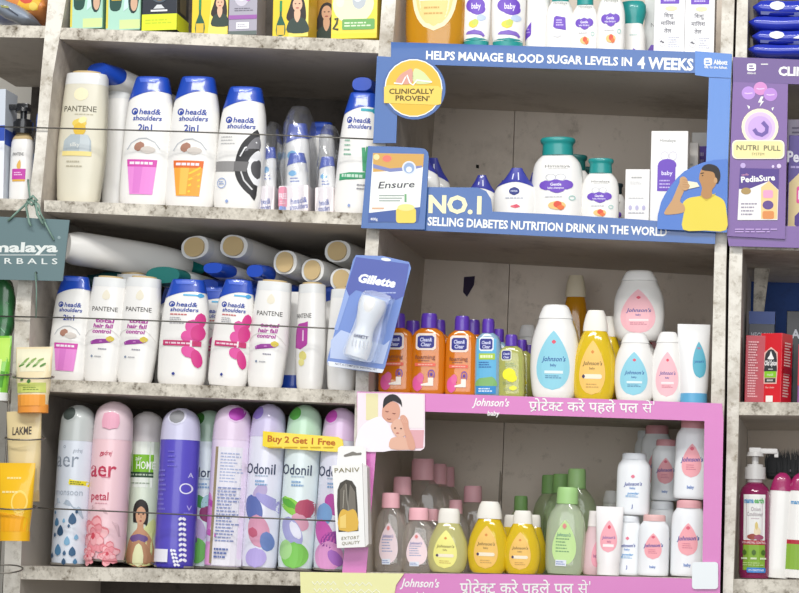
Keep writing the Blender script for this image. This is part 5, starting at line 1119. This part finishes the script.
k = Vessel(r, H, 11.5*mp(.06), 8*mp(.06), [(0, .7), (.02, .82), (.15, .97), (.35, 1), (.6, .8), (.75, .52), (1, .42)], 2.2); k.shell('body', 0, .76, M('eccbcf', .3, .2)); k.shell('cap', .76, 1, M('e9e2df', .45), off=.0008, rings=4); k.start(); k.drop(inkc('e9a0b0'), .35, .12, .55, .4); k.text(inkc('8a4a7a'), 'baby', .3, .3, .05, .4, .02); k.flush()
r, H = place('baby_cream_tube', 'white cream tube with pink drop label standing before the talc bottles', 'tube', 608, 610, 507, .04, sh['RD'], R3)
k = squeeze(r, H, 13*mp(.04), M('efeceb', .35, coat=.2), M('efeceb', .4), .15, .6, lip=.86); k.drop(inkc('f2a9b4'), .0, .33, .80, .62); k.ell(inkc('d9405a'), .02, .70, .12, .03); k.text(inkc('4a4fa0'), "Johnson's", .0, .55, .045, .95, .01, 2, .2, fit=True); k.text(inkc('a9507a'), 'baby', .05, .49, .03, .3); k.rect(inkc('fbeceb'), -.4, .41, .4, .45); k.flush()
std(lotion, 'lotion_bottle', 'greyish rounded bottle at the back above the pink drop cream tube', 'bottle', 610, 611, 491, 11, .22, 'RD', R3, v='pink')
# talc bottles, some stacked on others
R4 = 'baby powder bottles in the pink frame'
WC = M('e6eaee', .45)
d5 = std(powder, 'talc_bottle', 'white talc bottle with blue print in the bottom row beside the pink drop tube', 'bottle', 627, 629, 516.5, 14, .06, 'RD', R4, v='blue', cap=WC)
std(powder, 'talc_bottle', 'white talc bottle with blue print standing on top of its twin', 'bottle', 632.5, 634.5, 455, 16, .06, None, R4, on=(d5.root, d5.zt), v='blue', cap=WC)
std(powder, 'talc_bottle', 'white talc bottle with pink cap at the front middle of the bottom row', 'bottle', 653, 654.5, 515.5, 14.5, .045, 'RD', R4, v='pink', cap=M('e6b9b6', .45))
d7 = std(powder, 'talc_bottle', 'pale capped talc bottle in the second row supporting the narrow pink capped one', 'bottle', 661, 662, 502, 15.5, .125, 'RD', R4, v='blue', cap=WC)
std(powder, 'talc_bottle', 'pink capped talc bottle standing raised in the middle of the upper row', 'bottle', 665, 667, 441, 13.8, .125, None, R4, on=(d7.root, d7.zt), v='pink', cap=M('d79aa0', .45))
d4 = std(powder, 'talc_bottle', 'large pink capped talc bottle at the bottom right above the code tag', 'bottle', 687.5, 689.5, 501, 16.5, .05, 'RD', R4, v='pink', cap=M('e3a9ae', .45))
std(powder, 'talc_bottle', 'largest pink capped talc bottle stacked at the upper right corner', 'bottle', 690.5, 694, 422, 16.5, .05, None, R4, on=(d4.root, d4.zt), v='pink', cap=M('d79aa0', .45))
d8 = std(powder, 'talc_bottle', 'talc bottle in the deep back row underneath the grey shaded one', 'bottle', 650, 651, 508, 15, .21, 'RD', R4, v='blue', cap=WC)
std(powder, 'talc_bottle', 'shaded pink capped talc bottle behind the upper middle one', 'bottle', 656, 657, 427, 15, .21, None, R4, on=(d8.root, d8.zt), v='pink', cap=M('d79aa0', .45))
d9 = std(powder, 'talc_bottle', 'talc bottle at the very back under the dimmest bottle of the upper row', 'bottle', 641, 641, 508, 12, .29, 'RD', R4, v='blue', cap=WC)
std(powder, 'talc_bottle', 'dimmest white talc bottle at the back left of the upper row', 'bottle', 645.5, 646, 432, 11, .29, None, R4, on=(d9.root, d9.zt), v='blue', cap=WC)
# ---- right hand unit
U0 = 'blue plastic packets stacked at the top right'
z = sh['QA'].z(P(790, 60, .08).x)
def pk(k, s=0):
    k.ell(inkc('e9ecf4'), -.55, .1, .14, .5); k.poly(inkc('e9ecf4'), smooth_poly([(-.25, -.3), (.0, .3), (.3, .1), (.8, .2), (.8, -.3), (.2, -.5)], 2)); k.line(inkc('c9d2ee'), [(-.85, -.7), (-.2, -.75), (.4, -.6)], .25)
tops = (59, 47, 33, 19, 3)
for i, lab in enumerate(('blue plastic packet at the bottom of the top right stack', 'blue plastic packet with white print, second from the bottom of the stack', 'plain blue plastic packet in the upper half of the stack', 'blue plastic packet with large white print on top of the stack')):
    a = P(800, tops[i] + 2.5, .05); bq = P(800, tops[i+1] + 2.5, .05); cx = P(803 + (i % 2)*4, 30, .05).x
    pouch('plastic_packet', lab, 'packet', (cx, .062, (a.z+bq.z)/2), .074, .05, (bq.z-a.z)/2*1.12, M('2335b0', .2, coat=.6), (0, 1, 0), U0, pk if i % 2 else None, .4, .3, 9)
U1 = 'nutrition drink boxes behind the purple frame'
k = carton('purple and yellow nutrition drink box at the right edge behind the purple frame', 788, 836, 136, .03, .06, 'QB', '4a2f8c', U1)
k.text(inkc('eceaf4'), 'PediaSure', -.1, .80, .1, 1.9, .03, 0, 0); k.lines(inkc('b9aadc'), -.9, 0, .68, .72, 1, .5); k.poly(inkc('e6cf9a'), [(-.96, .0), (-.96, .55), (-.5, .66), (.9, .66), (.9, .0)]); k.rr(inkc('e85aa0'), -.65, .36, .2, .52, .08); k.poly(inkc('5a3d96'), [(-.7, .24), (-.45, .30), (-.1, .24), (-.1, .16), (-.4, .10), (-.7, .16)]); k.text(inkc('f4e4ee'), '1', -.55, .44, .08, .1, .02); k.flush('printed_panel')
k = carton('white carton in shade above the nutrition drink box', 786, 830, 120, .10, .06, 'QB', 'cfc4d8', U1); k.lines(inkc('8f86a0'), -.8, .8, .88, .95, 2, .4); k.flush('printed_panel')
U2 = 'grooming boxes on the blue lined shelf'
k = carton('dark red grooming box with columns of small print, left of the logo box', 745.5, 764.5, 336, .035, .05, 'QC', 'b02436', U2); k.lines(inkc('e8b0b4'), -.72, .35, .08, .92, 22, .5, 3); k.flush('printed_panel')
r, H = place('product_box', 'red grooming box with dark shield logo and green band', 'box', 775, 777, 334, .045, sh['QC'], U2, -26)
k = Carton(r, H, 14*mp(.05)*.8, 12*mp(.05)*.9, M('d4202c', .35, coat=.3))
k.poly(inkc('e9b9ae'), [(-.66, .5), (-.62, .72), (0, .80), (.62, .72), (.66, .5), (.6, .27), (-.6, .27)], off=.0004); k.poly(inkc('34373a'), smooth_poly([(-.58, .52), (-.5, .70), (0, .77), (.5, .70), (.58, .52), (.5, .42), (-.5, .42)], 2), off=.0006); k.poly(inkc('f0efec'), smooth_poly([(-.3, .63), (-.1, .68), (.0, .74), (.15, .68), (.3, .63), (.1, .62)], 2), off=.0009); k.text(inkc('f0efec'), 'Old Spice', 0, .57, .07, 1.15, .03, 0, .15, off=.0009); k.lines(inkc('c9c9c6'), -.2, .25, .47, .49, 1, .8)
k.rect(inkc('86c62c'), -.55, .36, .55, .45, .0008); k.rect(inkc('3a3d38'), -.5, .29, .5, .35, .0008); k.text(inkc('dfe9c8'), 'musk', 0, .405, .04, .6, .01, off=.001); k.lines(inkc('c9c9c6'), -.3, .3, .30, .34, 1, .6); k.text(inkc('f2c0b8'), 'for men', .0, .22, .03, .8, .01, off=.0008); k.rect(inkc('f0ece6'), -.35, .01, .3, .10, .0006); k.flush('printed_panel')
k.side = 1; k.lines(inkc('f0cfc8'), -.7, .6, .08, .88, 20, .5, 6); k.rect(inkc('a0182a'), -.8, .42, .7, .52); k.flush('printed_side')
k = carton('dark blue grooming carton with silver name above the red boxes', 748, 772.5, 312, .14, .05, 'QC', '272c3c', U2); k.rect(inkc('5a70b0'), -1, .87, 1, 1); k.text(inkc('c4c8d2'), 'MEGLOW', 0, .75, .06, 1.6, .01, 0, 0, fit=True); k.flush('printed_panel')
k = carton('black grooming carton with silver letters at the right edge', 786, 822, 312, .12, .05, 'QC', '0e0f12', U2); k.text(inkc('b9bcc2'), 'AXE', -.15, .76, .09, 1.2, .03, 0, 0, al='c'); k.flush('printed_panel')
k = carton('purple carton cut by the right edge beside the red logo box', 798, 820, 345, .04, .05, 'QC', '7a3a7a', U2); k.rect(inkc('b8303c'), -1, .3, 1, 1); k.flush('printed_panel')
U3 = 'hair care on the lower right shelf'
r, H = place('pump_bottle', 'magenta conditioner bottle with clear white pump and white and green label', 'bottle', 754, 755, 478, .05, sh['QD'], U3)
W_ = 14.6*mp(.05)
k = Vessel(r, H, W_, W_*.95, [(0, .92), (.015, .98), (.04, 1), (.80, 1), (.87, .93), (.93, .7), (.955, .48), (1, .46)], 2); MG = M('8e1f56', .1, .15, coat=.6); k.shell('body', 0, .955, MG, rings=18); k.shell('neck', .955, 1, M('dedad8', .4), rings=3, bot=False); k.start()
k.rect(inkc('ecebe8'), -.985, .355, .985, .83, .0004); k.rect(inkc('b02838'), -.985, .33, .985, .375, .0006); k.rect(inkc('86ae3a'), -.985, .08, .985, .33, .0006); k.text(inkc('3f8fc4'), 'mama', -.34, .77, .05, .6, .03, 0, 0, off=.0008); k.text(inkc('58b060'), 'earth', .3, .77, .05, .6, .03, 0, 0, off=.0008)
k.text(inkc('9a8a92'), 'Onion', .1, .685, .04, .6, 0, off=.0008); k.text(inkc('9a8a92'), 'Conditioner', .05, .635, .04, 1.0, 0, off=.0008); k.lines(inkc('c9b4bc'), -.2, .35, .585, .60, 1, .5); k.ell(inkc('e9d8b8'), .2, .46, .22, .05, off=.0008); k.ell(inkc('9a4a3a'), -.1, .41, .35, .03, off=.0009); k.ell(inkc('d9c27a'), .15, .52, .1, .04, off=.0009); k.ell(inkc('a0506a'), .3, .405, .3, .028, off=.001)
k.text(inkc('f4dfe0'), 'FOR HAIR FALL CONTROL', 0, .352, .022, 1.5, .01, off=.001)
for x in (-.6, 0, .6): k.ell(inkc('4a6a24'), x, .255, .14, .028, off=.001); k.lines(inkc('e4eecb'), x - .2, x + .2, .18, .21, 1, .6)
k.lines(inkc('cfe0a0'), -.7, .7, .12, .16, 2, .3); k.rr(inkc('3a7fc8'), -.45, .055, .75, .105, .04, .0009); k.text(inkc('e4eef8'), '100% CONDITIONER', .15, .08, .02, 1.0, .01, off=.0012); k.flush()
pump_head(r, H - .002, .01, M('e4e1de', .3, .2), .92, 1)
for cb, ct, hw, lab in ((776, 783, 12.5, 'white shampoo bottle with rounded magenta cap beside the pump bottle'), (798, 803, 15, 'white shampoo bottle with magenta cap cut by the right edge')):
    r, H = place('shampoo_bottle', lab, 'bottle', cb, ct, 474, .055, sh['QD'], U3)
    k = Vessel(r, H, hw*mp(.05), hw*mp(.05)*.7, [(0, .9), (.02, .97), (.1, 1), (.6, .98), (.8, .9), (.88, .78), (.95, .6), (.985, .4), (1, .2)], 2.2); k.shell('body', 0, .86, WH); k.shell('cap', .83, 1, M('a02460', .25, coat=.5), off=.0006, rings=10); k.start()
    if cb > 790: k.text(inkc('3f8fc4'), 'mama', -.3, .72, .04, .7, .03); k.rect(inkc('b02838'), -.8, .32, .8, .36); k.rect(inkc('86ae3a'), -.8, .08, .8, .32)
    k.flush()
# black bristled brush behind
r, H = place('bristle_brush', 'black bristled brush on a dark magenta handle behind the white bottles', 'brush', 788, 790, 470, .14, sh['QD'], U3)
k = Vessel(r, H, 11*mp(.14), 9*mp(.14), [(0, .8), (.03, .9), (.8, .9), (.9, 1), (1, 1)], 2.1); k.shell('handle', 0, 1, M('5a1038', .3, coat=.4))
R = random.Random(3); vs = []; fs = []
for i in range(620):
    x = R.uniform(-22, 22)*mp(.14); y = R.uniform(-.018, .018); h = R.uniform(.014, .032)*(1 - (abs(x)/.05)**2*.25); w = .0011; b = len(vs); tx = x + R.uniform(-.004, .004)
    vs += [(x-w, y-w, H - .006), (x+w, y-w, H - .006), (x, y+w, H - .006), (tx, y + R.uniform(-.003, .003), H + h)]; fs += [(b, b+1, b+3), (b+1, b+2, b+3), (b+2, b, b+3)]
bm = box_bm(-22*mp(.14), 22*mp(.14), -.018, .018, H - .014, H - .003, .004); bm_mesh('brush_head', bm, M('141214', .5), r)
o = mesh('bristles', vs, fs, M('0f0e10', .5), r); o['kind'] = 'stuff'
# ================================================================== THINGS HANGING IN FRONT
# shaving brush blister pack
g = empty('hanging_blister_pack', P(369, 314, -.03), 'blue blister pack with a white shaving brush hanging before the middle post', 'pack')
slab('backing_card', smooth_poly([(356, 255), (383, 256), (409, 262), (411, 268), (400, 310), (385, 367), (381, 373), (355, 370), (329, 366), (327, 361), (340, 310), (353, 260)], 1), -.03, .0012, M('5f7fc4', .3, coat=.4), g)
c = Card(g, -.03)
c.poly(M('33479f', .35, coat=.4), [(356, 257), (409, 264), (404, 296), (396, 300), (380, 297), (356, 290), (349, 296), (346, 289)]); c.poly(M('8fa6da', .35), [(346, 289), (349, 296), (338, 330), (334, 330)]); c.poly(M('b6c4e4', .35), [(331, 340), (341, 330), (384, 345), (390, 340), (383, 364), (330, 358)])
c.poly(M('e8ecf4', .4), [(328, 361), (384, 369.5), (382, 373), (329, 366)]); c.text(M('39406a', .5), 'NOT A COMPLETE SHAVING SET', 356, 366.6, 2, 46, .01, 8)
c.text(M('f4f6fa', .4), 'Gillette', 376.5, 280.5, 8, 38, .05, 9, .2, fit=True); c.lines(M('aab6dc', .5), 378, 397, 291.5, 294, 1, .5); c.ell(M('e6ebf4', .4), 386, 259.5, 5, 1.6, rot=8); c.flush('card_print')
def along(px0, py0, px1, py1, Y, prof, n=28, flat=1.0):
    """a turned body along a photo-plane axis"""
    a = P(px0, py0, Y); b = P(px1, py1, Y); ax = (b - a).normalized(); u = Vector((0, 1, 0)).cross(ax).normalized(); v = Vector((0, -1, 0)); m = MPP(Y); vs = []; fs = []
    f = pch(prof); N = 22
    for i in range(N + 1):
        t = i/N; rr = f(t)[0]*m
        for k in range(n):
            th = 2*math.pi*k/n; vs.append(a + (b-a)*t + u*rr*math.cos(th) + v*rr*math.sin(th)*flat)
    for i in range(N):
        for k in range(n): fs.append((i*n+k, i*n+(k+1) % n, (i+1)*n+(k+1) % n, (i+1)*n+k))
    fs += [tuple(range(n))[::-1], tuple(N*n+k for k in range(n))]
    return vs, fs
vs, fs = along(374, 298, 356, 357, -.045, [(0, 11.5), (.04, 13), (.12, 13.5), (.35, 11), (.52, 9.2), (.66, 10.5), (.74, 12), (.9, 12.2), (1, 11.4)])
child(sharp(mesh('shaving_brush', vs, fs, M('eeedeb', .3, coat=.4)), 50), g)
c = Card(g, -.0628); c.text(M('4a4f70', .5), 'SAFETY', 361, 336.5, 3, 15, .03, 12); 
for i in range(5): c.line(M('d0d4dc', .4), [(353 + 3.6*i, 338.5 + .8*i), (351.5 + 3.6*i, 346 + .8*i)], 1)
c.flush('brush_print')
bl_p = smooth_poly([(362, 293), (374, 291), (390, 296), (388, 304), (382, 324), (381, 332), (373, 358), (367, 362), (350, 358), (343, 353), (345, 345), (356, 318)], 3)
slab('blister', bl_p, -.062, .031, film('f2f6fc', .14, .08, .04), g)
wv = [P(398, 257, -.028), P(393, 250, -.018), P(388, 240, -.005), P(384, 232, .002)]
# brush in a white window box
g = empty('brush_box', P(351, 500, -.035), 'white window box with a yellow brush hanging beside the pink frame', 'box')
yf = -.035
slab('hang_tab', [(337, 466), (338, 448), (341, 446), (363, 446), (366, 449), (366, 470)], yf + .006, .0012, M('f0efec', .45), g)
slab('carton', [(332, 465.5), (362, 463), (365, 547), (337, 548)], yf, .024, M('f2f1ee', .45), g)
slab('carton_flank', [(362.4, 463), (367, 467), (368.5, 544), (365.4, 547)], yf + .0015, .022, M('e2dfdc', .5), g)
c = Card(g, yf)
oc = [(336 + .0, 487)]
win = [(338.5, 532), (337, 505), (337.5, 490), (340, 483), (346, 479.5), (352, 481), (356, 487), (357.5, 505), (358.5, 531)]
c.poly(M('4a463f', .6), win); c.poly(M('6a645a', .6), [(340, 510), (340, 490), (346, 482), (347, 510)], off=.0006); c.poly(M('7a746a', .6), [(347, 512), (350, 484), (355, 492), (356, 512)], off=.0006); c.line(M('8f8a80', .6), [(346, 484), (347, 500), (349, 512)], 1.2, .0009); c.line(M('b5afa2', .6), [(343, 508), (344, 490)], .6, .0009)
c.poly(M('e0b448', .5), smooth_poly([(339, 530), (339, 515), (343, 509), (348, 511), (353, 509), (357, 514), (357.5, 530)], 2), off=.0009); c.poly(M('efcf74', .5), [(340, 528), (340, 517), (346, 514), (346, 528)], off=.0012)
c.text(M('8a8262', .5), 'PANIV', 347, 470, 4.4, 25, .01, -2, 0, 1.1, fit=True); c.text(M('8a8262', .5), 'EXTORT', 350, 537.8, 3, 20, .005, -4, .2, 1.1); c.text(M('8a8262', .5), 'QUALITY', 350.5, 542.8, 3, 21, .005, -4, .2)
c.flush('box_print')
c = Card(g, yf + .006); c.poly(M('7f7b74', .6), smooth_poly([(344, 455), (349, 453), (353, 451.5), (357, 453), (361, 452.5), (361, 455), (353, 455.5), (345, 457)], 2)); c.flush('hang_slot')
# company sign hung by a string
g = empty('hanging_sign', P(40, 250, -.03), 'grey green plastic sign with white lettering tied up with green string', 'sign')
slab('plate', [(-58, 214), (20, 217.5), (69.5, 220), (66, 250), (62.5, 281), (0, 279.5), (-58, 278)], -.03, .002, M('667d80', .4, coat=.3), g)
c = Card(g, -.03); wt = M('dfe4e0', .5)
c.text(wt, 'Himalaya', 57.5 - 45, 247.2, 9.2, 90, .035, 0, .05, fit=True); c.rect(wt, -34, 254.6, 56, 255.3); c.text(wt, 'HERBALS', 57.5 - 39, 261, 5.6, 78, .012, .5, 0, 1.6, fit=True)
c.ell(M('8fa3a4', .4), 59, 237.5, 1.6, 1.6); c.ell(M('26302f', .6), 36, 273, 1.5, 1.5); c.flush('sign_print')
gs = M('7d9a8c', .7); R = random.Random(2)
def strand(pts, r): child(tube('string', [P(x, y, Y) for x, y, Y in pts], r, gs), g)
strand([(8, 221, -.033), (14, 215, -.034), (24, 206, -.035), (30, 198, -.036), (29, 190, -.02), (28, 180, .0)], .0016)
strand([(54, 240, -.033), (47, 227, -.035), (40, 212, -.036), (31, 199, -.037)], .0014)
strand([(44, 226, -.034), (38, 214, -.037), (34, 203, -.037), (31, 198, -.038)], .0013)
strand([(32, 198, -.036), (26, 206, -.039), (29, 222, -.038), (31, 226, -.038)], .0018)
strand([(30, 199, -.037), (36, 204, -.041), (37, 214, -.04), (43, 224, -.039)], .0018)
strand([(28, 200, -.037), (33, 196, -.041), (37, 200, -.041), (32, 205, -.041), (27, 201, -.039)], .002)
strand([(34, 200, -.037), (39, 205, -.038), (40, 213, -.038), (45, 221, -.037)], .0012)
strand([(37, 279, -.033), (35.5, 272, -.035), (36.5, 290, -.033), (36, 318, -.02)], .001)
# wire rack of squeeze tubes at the far left edge
rack = empty('hanging_tube_rack', P(20, 480, -.06), 'wire rack of rings holding squeeze tubes at the far left edge', 'rack')
def ring(cx, cy, rx, ry, Y=-.06):
    m = MPP(Y); p = P(cx, cy, Y); child(tube('ring', [(p.x + rx*m*math.cos(a*math.pi/12), Y + rx*.8*m*math.sin(a*math.pi/12), p.z + ry*m*math.sin(a*math.pi/12)) for a in range(24)], .0011, M('8a857c', .35, metal=.8), cyc=True), rack)
ring(33.5, 377, 21, 2.8); ring(25, 438, 20.5, 2.8, -.053); ring(16, 507, 21.5, 2.8, -.097); ring(4, 569, 19, 4); ring(-5, 374, 16.5, 2.2, -.05)
child(tube('rack_bar', [P(11, 335, -.033), P(7, 440, -.033), P(2, 520, -.033), P(-5, 640, -.033)], .0016, M('8a857c', .35, metal=.8)), rack)
TG = 'squeeze tubes in the wire rack'
def rack_tube(lab, cxb, cxt, top, bot, hw, Y, m, capm, prints, cap_h=.12, lip=.8):
    a = P(cxb, bot, Y); b = P(cxt, top, Y); ax = b - a
    r = empty('squeeze_tube', a, lab, 'tube', TG); r.rotation_euler = Matrix.Rotation(math.atan2(ax.x, ax.z), 3, 'Y').to_euler()
    k = squeeze(r, ax.length, hw*MPP(Y), m, capm, cap_h, .55, lip=lip); prints(k); k.flush(); return k
def p1(k):
    k.poly(inkc('e9e4c4'), [(-.9, .62), (.9, .62), (.93, .97), (-.93, .97)])
    for i in range(10): k.ell(inkc(('5a8a3a', '9fb87a', '8aa85a')[i % 3]), -.6 + .13*i, .72 + .04*(i % 3), .2, .018, rot=25 + 7*(i % 4))
    k.rect(inkc('c8cf6a'), -.76, .30, .78, .45); k.rect(inkc('ef9f3c'), -.74, .10, .75, .27); k.ell(inkc('4a7a3a'), -.1, .47, .12, .03, rot=60); k.ell(inkc('4a7a3a'), -.5, .50, .12, .02, rot=30); k.lines(inkc('7a8f3a'), -.4, .5, .33, .39, 2, .4)
rack_tube('cream and orange squeeze tube with green leaves in the upper ring', 33, 34.5, 347, 413, 19.5, -.06, M('ead9b0', .35, coat=.3), M('e8953a', .4), p1)
def p2(k): k.text(inkc('4a4038'), 'LAKME', -.05, .78, .085, 1.1, .02, 0, 0, fit=True); k.lines(inkc('8a7a60'), -.6, -.1, .67, .70, 1, .5); k.rect(inkc('cdbb8a'), -.85, .36, .85, .39); k.poly(inkc('bfae84'), [(.3, .1), (.75, .1), (.8, .36), (.4, .36)])
rack_tube('beige squeeze tube with dark lettering held in the middle ring', 25, 24, 411, 502, 18.5, -.053, M('dcc896', .35, coat=.3), M('c9b078', .4), p2)
def p3(k): k.lines(inkc('f3dc8a'), -.4, .4, .78, .83, 1, .5); k.ell(inkc('f6d56a'), .35, .5, .42, .15); k.ell(inkc('f0b81c'), .35, .5, .34, .12); k.lines(inkc('f4df98'), -.6, .3, .60, .65, 1, .5); k.poly(inkc('f2a90c'), [(-.8, .12), (.7, .12), (.8, .3), (-.85, .38)])
rack_tube('bright yellow squeeze tube in the lowest filled ring', 14, 16.5, 463, 541, 20, -.097, M('f2bd14', .3, coat=.4), M('f0b410', .4), p3)
def p4(k): k.poly(inkc('b8e05a'), [(-.9, .6), (.9, .6), (.9, .97), (-.9, .97)]); k.poly(inkc('4f9a2a'), [(-.8, .2), (.8, .2), (.85, .45), (-.85, .5)]); k.line(inkc('d9f09a'), [(.1, .9), (.4, .6), (.3, .3)], .03)
rack_tube('glossy green tube on a white cap at the left edge of the rack', -4, -2, 336, 401, 15, -.05, M('7cc23a', .2, coat=.6), M('e2e4e0', .4), p4)
# dark green pouch behind the sign
def pr(k): k.line(inkc('7fb08a'), [(.2, -.6), (.6, .6)], .1); k.line(inkc('5f9a6a'), [(-.5, -.5), (-.2, .7)], .1)
pz = pouch('plastic_pouch', 'dark green plastic pouch hanging below the sign at the left edge', 'pouch', P(3, 312, .02), .052, .012, .017, M('2f6a3a', .25, coat=.5), (0, 90, 0), None, pr)
# ================================================================== LIGHT: shop tube lights on the ceiling in front of the shelves, plus an added broad fill from behind the camera
def area(name, loc, target, sx, sy, power, col=(1, 1, 1)):
    l = bpy.data.lights.new(name, 'AREA'); l.shape = 'RECTANGLE'; l.size = sx; l.size_y = sy; l.energy = power; l.color = col
    o = bpy.data.objects.new(name, l); COL.objects.link(o); o.location = loc; o.rotation_euler = (Vector(target) - Vector(loc)).to_track_quat('-Z', 'Y').to_euler(); return o
area('tube_light', (-.35, -1.5, 2.95), (-.1, 0, 1.6), 1.3, .12, 38, (1, .985, .96))
area('tube_light', (.75, -1.9, 2.95), (.3, 0, 1.6), 1.3, .12, 38, (1, .985, .96))
area('front_fill', (.3, -4.3, 1.9), (0, 0, 1.55), 3.2, 2.2, 150, (.95, .975, 1))  # unseen fill lamp, added to brighten the fronts and bay interiors
w = bpy.data.worlds.new('world'); SC.world = w; w.use_nodes = True
w.node_tree.nodes['Background'].inputs[0].default_value = (.93, .96, 1, 1); w.node_tree.nodes['Background'].inputs[1].default_value = .56
vs_ = SC.view_settings; SC.display_settings.display_device = 'sRGB'; vs_.view_transform = 'Standard'; vs_.look = 'None'; vs_.gamma = 1; vs_.use_curve_mapping = False; vs_.exposure = -0.93
settle()
